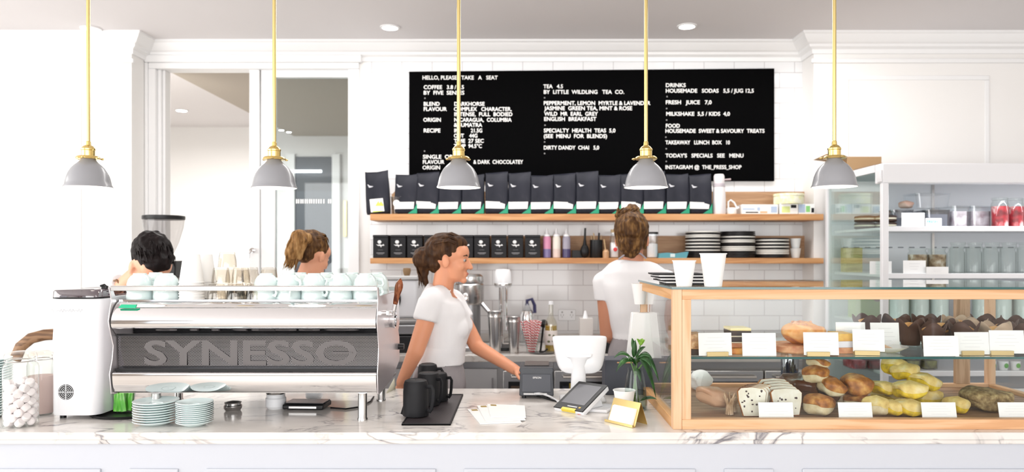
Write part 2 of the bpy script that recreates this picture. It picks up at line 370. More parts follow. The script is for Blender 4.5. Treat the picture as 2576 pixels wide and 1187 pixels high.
# the room beyond the screen
bw = 8.3; ZFC = 2.94
struct('wall_far', MB().box(-5.2, 1.2, bw, bw+.1, 0, ZFC), mat('far_wall', (.84,.83,.82), .6))
struct('wall_far_left', MB().box(-5.25, -5.2, 5.3, bw, 0, ZFC), WALLW)
struct('wall_far_right', MB().box(1.2, 1.25, 5.3, bw+.1, 0, ZFC), WALLW)
m = MB(); m.box(-5.2, 1.2, 5.3, bw, ZFC, ZFC+.05); struct('ceiling_far', m, CEIL)
xs = -(895/463)*(2.84-CZ)
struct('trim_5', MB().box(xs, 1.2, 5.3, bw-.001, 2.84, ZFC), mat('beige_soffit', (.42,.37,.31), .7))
# dark doorway in the far wall, with its white casing and a glowing strip for a reflection in the glass
m = MB(); m.box(X(745, bw), X(838, bw), bw-.03, bw, 0, Z(395, bw)); dd = struct('door_2', m, mat('slate_door', (.05,.058,.075), .4), bevel=.004)
m = MB(); m.box(X(838, bw), X(858, bw), bw-.06, bw, 0, Z(388, bw)); m.box(X(725, bw), X(745, bw), bw-.06, bw, 0, Z(388, bw)); ob('door_casing', m, TRIMW, dd, bevel=.004)
m = MB(); m.box(X(866, bw), X(874, bw), bw-.04, bw, Z(595, bw), Z(505, bw)); ob('brass_pull', m, BRASSP, dd, bevel=.003)
tl = ob('tube_reflection', MB().box(X(722, bw), X(812, bw), bw-.06, bw-.035, Z(435, bw), Z(429, bw)), mat('tube_reflection_glow', (1,1,1), .4, emit=(1,1,1), es=2.5)); tag(tl, 'thin white glowing strip added behind the glass door as a tube light reflection', 'reflection')  # added glowing strip in place of a tube light mirrored in the pane

# recessed downlights
def downlight(px, py, z, label, grp, s=1.0):
    d = (z-CZ)*F/(CY-py); x = X(px, d)
    t = thing('downlight', label, 'ceiling light', (x, d, z), 0, grp)
    ob('trim_ring', MB().lathe([(.062*s,0),(.062*s,-.006),(.048*s,-.008),(.048*s,0)], n=32), TRIMW, t)
    ob('lens', MB().lathe([(.047*s,-.001),(.047*s,-.006)], n=28), DOWNL, t)
downlight(228, 71, ZC-.001, 'recessed round ceiling downlight behind the leftmost brass pendant rod', 'ceiling downlights')
downlight(981, 68, ZC-.001, 'recessed round ceiling downlight left of the middle pendant rod', 'ceiling downlights')
downlight(1728, 65, ZC-.001, 'recessed round ceiling downlight right of the fourth pendant rod', 'ceiling downlights')
downlight(457, 277, ZFC-.001, 'small round downlight in the far room seen through the open screen', 'far room downlights')
for px, py, q in ((708, 326, 'left one'), (727, 331, 'right one')): downlight(px, py, 2.839, 'small round glow added behind the glass door as a downlight reflection, '+q, 'far room downlights', .5)  # added glowing discs in place of café downlights mirrored in the pane

# ================================================================= FRONT COUNTER
t = thing('service_counter', 'long white panelled service counter with a veined marble top', 'counter', (0, CF, 0))
m = MB(); m.box(-3.2, 3.2, 0, CBK-CF, CT-.026, CT); m.box(-3.2, 3.2, .006, CBK-CF-.01, CT-.042, CT-.026)
ob('marble_top', m, MARBLE, t, bevel=.0035, seg=3)
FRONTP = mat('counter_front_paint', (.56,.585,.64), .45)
m = MB(); m.box(-3.2, 3.2, .02, CBK-CF-.02, .08, CT-.0425)
ob('counter_body', m, FRONTP, t)
ob('kickboard', MB().box(-3.2, 3.2, .07, .5, 0, .08), mat('kick_grey', (.3,.3,.32), .6), t)
zt_ = Z(1178, CF+.02)
xsn = [(-400, 247), (318, 443), (513, 1095), (1166, 1752), (1825, 1950), (2023, 2700)]
for a, b in xsn:
    m = MB(); panel(m, X(a, CF), X(b, CF), .14, zt_, .02, .018, .008); ob('panel_moulding', m, FRONTP, t, bevel=.003)

# ================================================================= PENDANTS
PD = 2.8
def pend():
    t = thing('pendant_lamp', 'x', 'pendant lamp', group='brass and grey pendants over the counter')
    prof = [(.0235,.100),(.0265,.0935),(.036,.084),(.047,.0745),(.057,.063),(.066,.047),(.0720,.031),(.0755,.016),(.078,.003),(.0815,-.0025),(.0820,-.006)]
    out = [(r, z) for r, z in prof]; inn = [(r-.0018, z) for r, z in reversed(prof)]
    m = MB(); m.lathe(out, n=56, cap=False); m.v = m.v; ob('lamp_shade', m, SHADE, t, smooth=50, label='dome shaped grey enamel shade')
    m = MB(); m.lathe(inn, n=56, cap=False); ob('shade_lining', m, SHADEI, t, smooth=50, label='white inner lining')
    ob('bulb', MB().lathe([(.002,.02),(.022,.028),(.03,.045),(.024,.066),(.014,.085)], n=20), BULB, t)
    m = MB(); m.lathe([(.0235,.098),(.040,.0985),(.042,.102),(.040,.106),(.036,.109),(.0225,.110),(.0225,.130),(.024,.132),(.024,.137),(.017,.146),(.0095,.150),(.0085,.163),(.0065,.165)], n=32)
    for an in (160, 280, 40): m.T = Matrix.Translation((.046*math.cos(R(an)), .046*math.sin(R(an)), .1015)); m.ell((0,0,0), (.007,.007,.004), nu=8, nv=6)
    ob('lamp_holder', m, BRASS, t, smooth=25)
    return t
pz = Z(467, PD)
H = ZC-pz
PN = ['leftmost', 'second from the left', 'middle', 'fourth from the left', 'rightmost']
for k, (px, py) in enumerate(((222, 467), (690, 469), (1154, 468), (1625, 468), (2099, 466))):
    if k == 0: pt = first = pend()
    else: pt = dup(first)
    pt.location = (X(px, PD), PD, Z(py, PD)); pt['label'] = 'grey dome pendant lamp on a brass rod, %s of the five' % PN[k]
    if k == 0:
        ob('rod', MB().tube([(0,0,.16),(0,0,H)], .0068, 14), BRASSP, pt); ob('ceiling_rose', MB().lathe([(.05, H-.001),(.05,H-.02),(.012,H-.03)], n=24), BRASS, pt)
# ================================================================= ESPRESSO MACHINE
MD = 2.78
mx0, mx1 = X(283, MD), X(950, MD); mxc = (mx0+mx1)/2; mw = (mx1-mx0)
t = thing('espresso_machine', 'wide polished steel espresso machine with a perforated back panel', 'coffee machine', (mxc, MD, CT))
def zz(py, d=MD): return Z(py, d)-CT
h = mw/2
# curved polished back: side profile (depth, height)
prof = [(.045, zz(757)), (.022, zz(764)), (.004, zz(775)), (-.010, zz(790)), (-.018, zz(806)), (-.016, zz(820)), (.004, zz(833)), (.022, zz(845))]
def sheet(m, pr, x0, x1, n=12, th=.004):
    from bisect import bisect
    m.prism([(y, z) for y, z in pr]+[(y+th, z-.0) for y, z in reversed(pr)], x0, x1, 'yz')
def dense(pr, k=6):
    out = []
    for i in range(len(pr)-1):
        p0 = pr[max(i-1, 0)]; p1 = pr[i]; p2 = pr[i+1]; p3 = pr[min(i+2, len(pr)-1)]
        for j in range(k):
            u = j/k
            out.append(tuple(.5*((2*p1[a])+(-p0[a]+p2[a])*u+(2*p0[a]-5*p1[a]+4*p2[a]-p3[a])*u*u+(-p0[a]+3*p1[a]-3*p2[a]+p3[a])*u**3) for a in range(2)))
    return out+[pr[-1]]
m = MB(); sheet(m, dense(prof), -h+.004, h-.004); ob('upper_back_panel', m, CHROME, t, smooth=60, label='mirror polished curved upper panel')
m = MB(); sheet(m, [(.030, zz(845)), (.036, zz(930))], -h+.004, h-.004); pp = ob('perforated_panel', m, PERF, t, label='perforated grey steel strip with raised maker lettering')
LG = mat('panel_letters', (.13,.12,.12), .5, .4)
tx = text('panel_lettering', 'SYNESSO', LG, pp, X(352, MD)-mxc, X(893, MD)-mxc, zz(920), zz(859)-zz(920), .0325, .022, depth=.002)
pp2 = MB(); pp2.box(X(832, MD)-mxc, X(882, MD)-mxc, .028, .031, zz(891), zz(888)); ob('letter_bar', pp2, LG, pp)
m = MB(); m.box(-h+.004, h-.004, .012, .04, zz(934), zz(928)); m.box(-h+.004, h-.004, .016, .034, zz(847), zz(844)); ob('panel_gasket', m, BLACK, t)
prof = [(.016, zz(934)), (-.004, zz(936)), (-.010, zz(942)), (-.006, zz(965)), (.002, zz(980)), (.012, zz(988)), (.03, zz(990))]
m = MB(); sheet(m, dense(prof), -h+.004, h-.004); ob('lower_back_panel', m, CHROME, t, smooth=60, label='mirror polished lower panel')
m = MB(); m.box(-h+.01, h-.01, .03, .46, zz(992), zz(986)); m.box(-h+.01, h-.01, .03, .05, zz(986), zz(932)); ob('base_tray', m, STEEL, t)
# side panels: shaped plates
sp = [(-.022, zz(722)), (.0, zz(722)), (.02, zz(745)), (.40, zz(745)), (.46, zz(770)), (.47, zz(840)), (.44, zz(860)), (.47, zz(885)), (.47, zz(950)), (.30, zz(985)), (.02, zz(994)), (-.006, zz(990)), (-.018, zz(940)), (.0, zz(905)), (.008, zz(870)), (-.012, zz(835)), (-.026, zz(806)), (-.014, zz(775)), (-.004, zz(757)), (-.012, zz(740))]
SIDEP = mat('side_panel_steel', (.74,.70,.72), .28, .75)
for s, nm in ((-1, 'left'), (1, 'right')):
    m = MB(); m.prism(sp, s*h-(.004 if s < 0 else 0), s*h+(.004 if s > 0 else 0), 'yz'); so = ob('side_panel', m, SIDEP, t, bevel=.0015)
m = MB(); m.T = Matrix.Translation((h+.004, .44, zz(908))) @ Matrix.Rotation(R(90), 4, 'Y'); m.cyl((0,0,0), .013, .024); ob('side_knob', m, BLACK, t, bevel=.001)
m = MB(); m.T = Matrix.Translation((h+.004, .10, zz(792, MD))) @ Matrix.Rotation(R(90), 4, 'Y'); m.cyl((0,0,0), .010, .012, 12); m.cyl((0,0,.012), .014, .008, 6); ob('side_bolt', m, CHROME, t)
m = MB(); m.box(-h+.006, h-.006, .036, .45, zz(759), zz(757)); m.box(-h+.006, h-.006, .034, .037, zz(760), zz(755))
ob('cup_tray', m, CHROME, t, label='polished cup warming tray')
m = MB(); m.box(-h, h, -.016, -.010, zz(731), zz(719)); m.box(-h, h, -.020, -.006, zz(720.5), zz(718))
ob('cup_rail', m, STEEL, t, bevel=.002)
m = MB(); m.box(-h, h, .44, .45, zz(745), zz(733)); ob('rear_rail', m, STEEL, t, bevel=.002)
m = MB(); m.box(-h+.07, h-.07, .10, .44, zz(986)+0.003, zz(905)); m.box(-h+.03, h-.03, .12, .42, zz(905), zz(762)); ob('boiler_body', m, DSTEEL, t)
for px, yy in ((290, .03), (898, .03), (305, .40), (925, .40)):
    xx = h-.062 if px > 600 else -h+.062
    if px == 290: xx += .085
    m = MB(); m.lathe([(.0165,.0)if 0 else (.019,0),(.019,.006),(.0165,.010),(.0165,zz(992)-.0)], (xx, yy, 0), 24); ob('leg', m, STEEL, t)
m = MB(); m.prism([(X(300,MD)-mxc, zz(774)), (X(343,MD)-mxc, zz(774.5)), (X(346,MD)-mxc, zz(766)), (X(308,MD)-mxc, zz(765.5))], -.008, .0,'xz'); ob('green_sticker', m, mat('green_sticker', (.0,.45,.22), .4), t, label='small green sticker')
m = MB(); m.prism([(-.17,.0),(-.165,.018),(.165,.018),(.17,0)], .12, .34, 'xz'); m.T = Matrix.Translation((0,0,zz(992)-.022)); 
m = MB(); m.box(-.26, -.02, .14, .40, zz(1004), zz(993)); m.box(.05, .27, .14, .38, zz(1002), zz(993)); ob('drip_drain', m, BLACK, t, bevel=.004)
# cups on the machine
def cup_proto(lab, s=1.0):
    t = thing('coffee_cup', lab, 'cup')
    prof = [(.0465,0),(.0475,.002),(.047,.014),(.045,.030),(.040,.046),(.031,.058),(.024,.0625),(.0235,.068),(.0205,.068),(.0195,.064),(.002,.063)]
    ob('cup_body', MB().lathe(prof, n=32, cap=False), MINT, t, smooth=40)
    ob('handle', MB().tube([(.043,0,.018),(.060,0,.016),(.068,0,.028),(.062,0,.042),(.039,0,.046)], .0042, 8, sq=1.5), MINT, t)
    return t
proto = None; zt_c = Z(757, MD)+.001; used = set()
def stack_cups(px, d, n, ang, where, z0=None):
    global proto
    for k in range(n):
        lv = ['bottom', 'top'] if n == 2 else ['bottom', 'middle', 'top']
        lab = 'upturned mint cup, %s of the pair %s on the machine' % (lv[k], where)
        if proto is None: proto = o = cup_proto(lab)
        else: o = dup(proto, label=lab)
        o['group'] = 'mint coffee cups on the machine'
        o.location = (X(px, d), d, (z0 or zt_c)+k*.031); o.rotation_euler = (0, 0, R(ang+k*35))
FR = [(352, 'at the front left end'), (419, 'second from the front left end')]
for (px, wh), a in zip(FR, (20, 60)): stack_cups(px, 2.862, 2, a, wh)
for (px, wh), a in zip([(670, 'just right of the front tumblers'), (727, 'in front, second right of tumblers'), (790, 'in front, third right of tumblers'), (856, 'in front, second from right end'), (920, 'at the front right end')], (-40, -70, -30, 200, -10)): stack_cups(px, 2.862, 2, a, wh)
for (px, wh), a in zip([(392, 'behind the left end stacks'), (755, 'in back, nearest the tumblers'), (822, 'in back, second from tumblers'), (886, 'in back, third from tumblers'), (948, 'in back at right end')], (140, 100, 160, 30, 60)): stack_cups(px, 2.99, 2, a, wh)
# paper cup stacks
pc = None
def paper_cup(lab, rt=.0445, rb=.0295, hh=.108):
    t = thing('paper_cup', lab, 'paper cup')
    ob('cup_wall', MB().lathe([(rb,.0),(rb+.0005,.004),(rt-.0005,hh-.004),(rt+.0016,hh-.0038),(rt+.0024,hh-.0015),(rt+.0016,hh),(rt-.001,hh-.001),(rb-.001,.008),(.002,.0075)], n=36, cap=False), PAPER, t, smooth=50)
    return t
def white_stack(px, d, n, where, z0=None):
    global pc
    for k in range(n):
        pos = 'lowest' if k == 0 else 'topmost' if k == n-1 else '%s from the bottom' % ORD[k]
        lab = 'upturned white paper cup, %s in the stack %s' % (pos, where)
        if pc is None: pc = o = paper_cup(lab)
        else: o = dup(pc, label=lab)
        o['group'] = 'white paper cups stacked on the machine'
        o.rotation_euler = (R(180), 0, 0); o.location = (X(px, d), d, (z0 or zt_c)+.108+k*.0105)
white_stack(482, 2.865, 7, 'left of the tumblers')
white_stack(514, 2.955, 7, 'behind the leftmost tumbler')
# glass tumblers, upturned, in a pyramid
def tumbler(lab, n=9):
    t = thing('glass_tumbler', lab, 'glass')
    N = 36; rings = []
    for r, z, fl in [(.035,0,0),(.0352,.004,0),(.0345,.012,.2),(.033,.028,1),(.0295,.052,1),(.0285,.056,.6),(.026,.059,0),(.004,.0595,0)]:
        rings.append([((r-.0011*fl*(1+math.cos(n*2*math.pi*i/N)))*math.cos(2*math.pi*i/N), (r-.0011*fl*(1+math.cos(n*2*math.pi*i/N)))*math.sin(2*math.pi*i/N), z) for i in range(N)])
    m = MB(); m.loft(rings, cap=False); m.lathe([(.0325,.0),(.031,.026),(.0265,.05),(.004,.051)], n=24, cap=False); ob('glass_body', m, TUMBG, t, smooth=60)
    return t
tp = None
def tum(px, d, lev, lab):
    global tp
    lab = 'upturned clear tumbler on the machine, '+lab
    if tp is None: tp = o = tumbler(lab)
    else: o = dup(tp, label=lab)
    o['group'] = 'glass tumblers on the machine'; o.location = (X(px, d), d, zt_c+lev*.0605); o.rotation_euler[2] = random.random()
for k, px in enumerate((545, 593, 641)): tum(px, 2.845, 0, 'bottom front row, %s from left' % ORD[k])
for k, px in enumerate((566, 613, 661)): tum(px, 2.930, 0, 'bottom second row, %s from left' % ORD[k])
for k, px in enumerate((592, 636, 680)): tum(px, 3.03, 0, 'bottom third row, %s from left' % ORD[k])
for k, px in enumerate((556, 606)): tum(px, 2.89, 1, 'middle layer front row, %s from left' % ORD[k])
for k, px in enumerate((590, 630, 676)): tum(px, 2.985, 1, 'middle layer back row, %s from left' % ORD[k])
tum(572, 2.915, 2, 'alone on top of the pyramid')
# portafilters hanging on the right side
def portaf(px, py, hx, hy, lab, s=1, handle=None):
    d = 3.02; c = P(px, py, d)
    t = thing('portafilter', lab, 'portafilter', tuple(c), 0, 'portafilters hanging on the machine side')
    m = MB(); m.T = Matrix.Rotation(R(90), 4, 'Y'); m.lathe([(.004,-.022),(.026,-.02),(.033,-.012),(.035,.006),(.037,.008),(.037,.014),(.031,.015),(.030,.0),(.003,-.01)], n=28); ob('filter_basket', m, CHROME, t)
    m = MB(); e = P(hx, hy, d-.02)-c; L = e.length; dr_ = e.normalized()
    q = [dr_*.03, dr_*.055, dr_*.07]; ob('neck', MB().tube([tuple(v) for v in q], [.009,.009,.008], 12), CHROME, t)
    rr = [.009,.0105,.011,.0115,.0135,.0155,.0165,.015,.010,.002]; st = .062
    ob('handle', MB().tube([tuple(dr_*(st+(L-st)*k/9)) for k in range(10)], rr, 16), ROSEW, t, smooth=50, label='dark reddish wooden handle')
    m = MB(); m.T = Matrix.Rotation(R(90), 4, 'Y'); m.box(-.03,.03,-.006,.006,-.03,-.018); ob('spout', m, CHROME, t, bevel=.002)
portaf(986, 802, 1008, 700, 'portafilter with an upright dark wooden handle on the machine side, nearer one')
portaf(978, 795, 962, 722, 'portafilter with a dark wooden handle leaning left, behind the nearer one') if 0 else None
m = MB(); d = 3.0
pts = [P(967,768,d), P(957,742,d), P(955,732,d), P(962,724,d)]
t2 = thing('steam_paddle', 'short bent dark wooden steam paddle at the machine right corner', 'lever', tuple(P(975, 790, d)))
o_ = P(975,790,d)
ob('paddle_grip', MB().tube([tuple(P(a,b,d)-o_) for a, b in ((972,782),(966,768),(961,756))], [.010,.012,.009], 10), ROSEW, t2)
ob('paddle_arm', MB().tube([tuple(P(a,b,d)-o_) for a, b in ((961,756),(974,742),(971,728),(962,719),(950,722))], .0055, 8), ROSEW, t2)
m = MB(); m.T = Matrix.Rotation(R(90), 4, 'Y'); m.cyl((0,0,-.03), .014, .05); ob('pivot', m, CHROME, t2)

# ================================================================= THINGS UNDER AND LEFT OF THE MACHINE
def on(px, py, z=CT):       # point of a horizontal surface seen at a pixel
    d = (CZ-z)*F/(py-CY); return Vector((X(px, d), d, z))
def saucer(r, lab):
    t = thing('saucer', lab, 'saucer')
    ob('dish', MB().lathe([(r*.52,0),(r*.54,.0),(r*.60,.003),(r*.97,.0135),(r,.0155),(r*.985,.0175),(r*.6,.0065),(r*.34,.0045),(r*.33,.006),(r*.30,.006),(r*.29,.004),(.002,.004)], n=44, cap=False), MINT, t, smooth=40)
    return t
def saucers(px, py, r, n, pitch, where, grp):
    p0 = None; c = on(px, py)
    for k in range(n):
        pos = 'lowest' if k == 0 else 'topmost' if k == n-1 else '%s from the bottom' % ORD[k]
        lab = 'mint saucer, %s in the %s' % (pos, where)
        if p0 is None: p0 = o = saucer(r, lab); o['group'] = grp
        else: o = dup(p0, label=lab)
        o.location = (c.x+random.uniform(-.001,.001), c.y, CT+k*pitch)
saucers(393, 1066, .0790, 9, .0087, 'left and wider saucer stack before the machine', 'wide saucers before the machine')
saucers(490, 1069, .0645, 11, .0069, 'right and narrower saucer stack before the machine', 'narrow saucers before the machine')
saucers(-30, 1048, .0800, 22, .0098, 'tall saucer stack at the left photo edge', 'saucers at the left edge')
# tray and glass of green sachets
t = thing('serving_tray', 'flat black tray under the glass of green sachets', 'tray', tuple(on(318, 1042)))
ob('tray_base', MB().lathe([(.12,0),(.13,.004),(.135,.012),(.132,.012),(.127,.006),(.002,.005)], n=48, sx=1.0, sy=.8, cap=False), BLACK, t)
g = on(312, 1040)
t = thing('sachet_glass', 'clear glass packed with green sugar sachets', 'glass', (g.x, g.y, CT+.006))
m = MB(); m.lathe([(.030,0),(.042,.075),(.041,.075),(.029,.004),(.002,.004)], n=28, cap=False); ob('glass_body', m, GLASS, t)
GRN = noisy('sachet_green', [(.35,(.05,.42,.03)),(.5,(.20,.70,.08)),(.7,(.75,.85,.6))], (60,60,12), 2, .4)
random.seed(3)
for k in range(9):
    tt = thing('sugar_sachet', 'narrow green sugar sachet in the glass, %s of nine' % ORD[k], 'sachet', (g.x-.022+.0055*k, g.y-.012+.018*((k*5)%3-.5), CT+.012), (R(random.uniform(-6,6)), R(random.uniform(-8,8)), R(random.uniform(-30,30))), 'green sachets in the glass')
    ob('packet', MB().box(-.009,.009,-.0018,.0018,0,.074+random.uniform(-.006,.004)), GRN, tt, bevel=.0012)
# small dark scales and cups under the machine
t = thing('weighing_scale', 'small flat black electronic scale under the machine', 'scale', tuple(on(773, 1026)), R(-3))
ob('scale_body', MB().box(-.082,.082,-.055,.055,.004,.024), BLACK, t, bevel=.005); ob('scale_platform', MB().box(-.078,.078,-.04,.05,.0245,.0275), mat('scale_plate', (.05,.05,.055), .15), t, bevel=.002)
ob('display_strip', MB().box(-.055,.055,-.0565,-.054,.009,.017), STEEL, t)
def pot(px, py, r, h, lab, mt, cat='pot'):
    t = thing('small_pot', lab, cat, tuple(on(px, py)), 0)
    ob('pot_body', MB().lathe([(r*.8,0),(r,.01),(r,h*.7),(r*.9,h*.78),(r*.9,h),(r*.85,h),(.003,h*.97)], n=28, cap=False), mt, t)
    m = MB(); m.lathe([(r*.93,h),(r*.95,h+.004),(r*.5,h+.008),(.003,h+.009)], n=28, cap=False); ob('pot_lid', m, STEEL, t)
pot(586, 1032, .034, .03, 'low grey metal pot under the machine, left of the scale', STEEL)
pot(694, 1026, .040, .058, 'white pot with grey base under the machine, middle', PLAST)
pot(790, 1003, .036, .046, 'small white pot behind the black scale', PLAST)
t = thing('black_lead', 'thin black cable running from the scale across the marble', 'cable', tuple(on(832, 1028)))
o_ = on(832, 1028); ob('lead', MB().tube([tuple(on(a, b)-o_+Vector((0,0,.004))) for a, b in ((832,1028),(870,1031),(905,1026),(932,1012),(940,1000))], .0035, 8), BLACK, t)
t = thing('folded_note', 'small folded cream paper standing at the machine right corner', 'paper', tuple(on(984, 984)), R(20))
m = MB(); m.add([(-.03,-.05,.001),(.02,.03,.001),(.02,.03,.055),(-.03,-.05,.004),(.025,.025,.001)], [(0,1,2,3),(1,4,2)]); ob('note', m, mat('cream_paper', (.8,.78,.62), .6), t, solid=.0008)

# white upright dispenser with smoked lid
c = on(183, 1056); dw = .0925
t = thing('upright_dispenser', 'tall white upright appliance with a smoked clear lid and round vent', 'appliance', (c.x, c.y, CT))
def rr(x0, x1, y0, y1, r, n=6, fr=1.0):
    pts = []
    for cx_, cy_, a0 in ((x1-r, y0+r, -90), (x1-r, y1-r, 0), (x0+r, y1-r, 90), (x0+r, y0+r, 180)):
        for k in range(n+1): a = R(a0+90*k/n); pts.append((cx_+r*math.cos(a), cy_+r*math.sin(a)))
    return pts
Hh = Z(752, c.y)-CT
m = MB(); base = rr(-dw, dw, 0, .30, .045)
rings = []
for z, s in ((.016,.985),(.022,1),(Hh*.5,1.0),(Hh-.004,1.0),(Hh,.99)): rings.append([(x*s, .15+(y-.15)*s, z) for x, y in base])
m.loft(rings); ob('housing', m, PLAST, t, smooth=50)
for sx in (-1, 1):
    for yy in (.04, .26): m = MB(); m.cyl((sx*.06, yy, 0), .011, .018); ob('rubber_foot', m, BLACK, t)
m = MB(); m.loft([[(x*s, .15+(y-.15)*s, z) for x, y in base] for z, s in ((Hh+.0005,1.012),(Hh+.006,1.012))]); ob('lid_seal', m, BLACK, t)
m = MB(); m.loft([[(x*s, .15+(y-.15)*s, z) for x, y in base] for z, s in ((Hh+.0062,1.01),(Hh+.028,1.0),(Hh+.033,.97))]); ob('smoked_lid', m, glass('smoked_plastic', (.32,.27,.30), .16), t, smooth=50, label='smoked clear lid')
m = MB(); m.box(.05,.068,.10,.118,Hh+.033,Hh+.045); m.tube([(.052,.09,Hh+.045),(.068,.09,Hh+.05),(.075,.09,Hh+.044),(.075,.09,Hh+.036)], .004); ob('lid_handle', m, BLACK, t, bevel=.001)
m = MB(); vx, vz = X(166, c.y)-c.x, Z(986, c.y)-CT; M0 = Matrix.Translation((vx, -.0006, vz)) @ Matrix.Rotation(R(90), 4, 'X')
m.T = M0; m.lathe([(.0285,0),(.0285,.0004)], n=40); ob('vent', m, BLACK, t)
m = MB()
for q in (.0245,.0185,.0125,.007): 
    m.T = M0; m.lathe([(q,.0006),(q+.0016,.0006),(q+.0016,.0012),(q,.0012)], n=36, cap=False)
m.T = Matrix.Translation((vx, 0, vz)); m.box(-.029,.029,-.002,-.001,-.0012,.0012); m.box(-.0012,.0012,-.002,-.001,-.029,.029); ob('vent_grille', m, PLAST, t)
x_a, x_b, zm = X(130, c.y)-c.x, X(208, c.y)-c.x, Z(781, c.y)-CT
m = MB(); m.tube([(x_a+(x_b-x_a)*k/60, -.0008, zm+.0045*math.sin(k*1.1)*(1+.5*math.sin(k*.37))) for k in range(61)], .0006, 5); ob('maker_scrawl', m, mat('faint_grey', (.45,.45,.47), .5), t)
m = MB(); m.box(X(124, c.y)-c.x, X(214, c.y)-c.x, -.0012, 0, Z(788.6, c.y)-CT, Z(787.4, c.y)-CT); ob('mark_underline', m, mat('faint_grey_line', (.6,.6,.62), .5), t)
# clip top jars
def jar(px, py, r, hh, lab, fill, fillh, cat='jar'):
    c = on(px, py); t = thing('storage_jar', lab, cat, tuple(c))
    m = MB(); m.lathe([(r*.94,0),(r,.008),(r,hh*.78),(r*.93,hh*.83),(r*.80,hh*.86),(r*.80,hh*.90),(r*.9,hh*.905)], n=36, cap=False); m.lathe([(r*.95,.006),(.002,.006)], n=36, cap=False); ob('jar_body', m, GLASS, t)
    m = MB(); m.lathe([(r*.9,hh*.91),(r*.9,hh*.95),(r*.84,hh*.975),(r*.5,hh),(.003,hh)], n=36, cap=False); ob('jar_lid', m, TUMBG, t)
    m = MB(); m.tube([(r*.86*math.cos(a), r*.86*math.sin(a), hh*.875) for a in [2*math.pi*k/30 for k in range(31)]], .002, 6); m.tube([(r*.86,0,hh*.875),(r*1.02,0,hh*.86),(r*1.0,0,hh*.93),(r*.9,0,hh*.93)], .002, 6); ob('wire_clip', m, STEEL, t)
    m = MB(); m.lathe([(.003,.004),(r*.93,.008),(r*.94,fillh*.9),(r*.7,fillh),(.003,fillh)], n=28, cap=False)
    return t, c
t, c = jar(52, 1071, .057, .268, 'glass clip top jar of pale pink marshmallows at the counter left', None, .0)
MARSH = noisy('marshmallow', [(.4,(.86,.78,.79)),(.7,(.90,.87,.87))], (12,12,12), 2, .8)
random.seed(11); kk = 0; mp0 = None
for lay in range(9):
    nn = 6 if lay % 2 else 7
    for q in range(nn):
        a = 2*math.pi*q/(nn-1 if nn > 6 else nn)+lay*.5; rad = 0 if (nn == 7 and q == 6) else .0385
        if lay == 8 and q % 2: continue
        kk += 1; lab = 'pale pink marshmallow inside the clip top jar'
        L = (c.x+rad*math.cos(a), c.y+rad*math.sin(a), CT+.019+lay*.0172)
        if mp0 is None:
            mp0 = o = ob('marshmallow', MB().lathe([(.004,-.0125),(.011,-.0125),(.0145,-.0095),(.0155,0),(.0145,.0095),(.011,.0125),(.004,.0125)], n=16), MARSH); tag(o, lab, 'marshmallow', 'marshmallows in the jar')
        else: o = dup(mp0)
        o.location = L; o.rotation_euler = (random.uniform(0,3), random.uniform(0,3), 0)
t, c2 = jar(103, 1042, .047, .245, 'glass jar of pinkish powder behind the marshmallow jar', None, 0)
m = MB(); m.lathe([(.003,.006),(.043,.008),(.044,.15),(.003,.152)], n=28, cap=False); ob('jar_contents', m, mat('pink_powder', (.62,.46,.43), .9), t)
t = thing('long_spoon', 'white plastic spoon leaning out of the second jar', 'spoon', (c2.x+.0, c2.y+.06, CT+.0))
ob('spoon_handle', MB().tube([(.0,.0,.002),(.012,.0,.20),(.024,.0,.36)], [.006,.008,.010], 8), PAPER, t)
# bentwood stool back beyond the counter
t = thing('bentwood_stool', 'curved dark brown wooden stool back behind the counter left end', 'stool', (X(112, 4.18), 4.18, 0))
d_ = 4.18; zt0 = Z(842, d_)
ob('backrest', MB().tube([(X(38,d_)-X(112,d_), 0, Z(905,d_)), (X(52,d_)-X(112,d_), .0, Z(872,d_)), (X(72,d_)-X(112,d_), .02, Z(852,d_)), (X(100,d_)-X(112,d_), .04, zt0-.005), (X(140,d_)-X(112,d_), .05, zt0), (X(180,d_)-X(112,d_), .03, Z(850,d_)), (X(205,d_)-X(112,d_), .0, Z(900,d_))], .018, 10, sq=1.8), DWOOD, t)
ob('seat', MB().lathe([(.16,.70),(.175,.71),(.17,.735),(.01,.735)], (.06,.0,0), 28), DWOOD, t)
for k in range(4):
    a = R(45+90*k); ob('leg', MB().tube([(.06+.13*math.cos(a), .13*math.sin(a), .70), (.06+.2*math.cos(a), .2*math.sin(a), 0)], .015, 10), DWOOD, t)
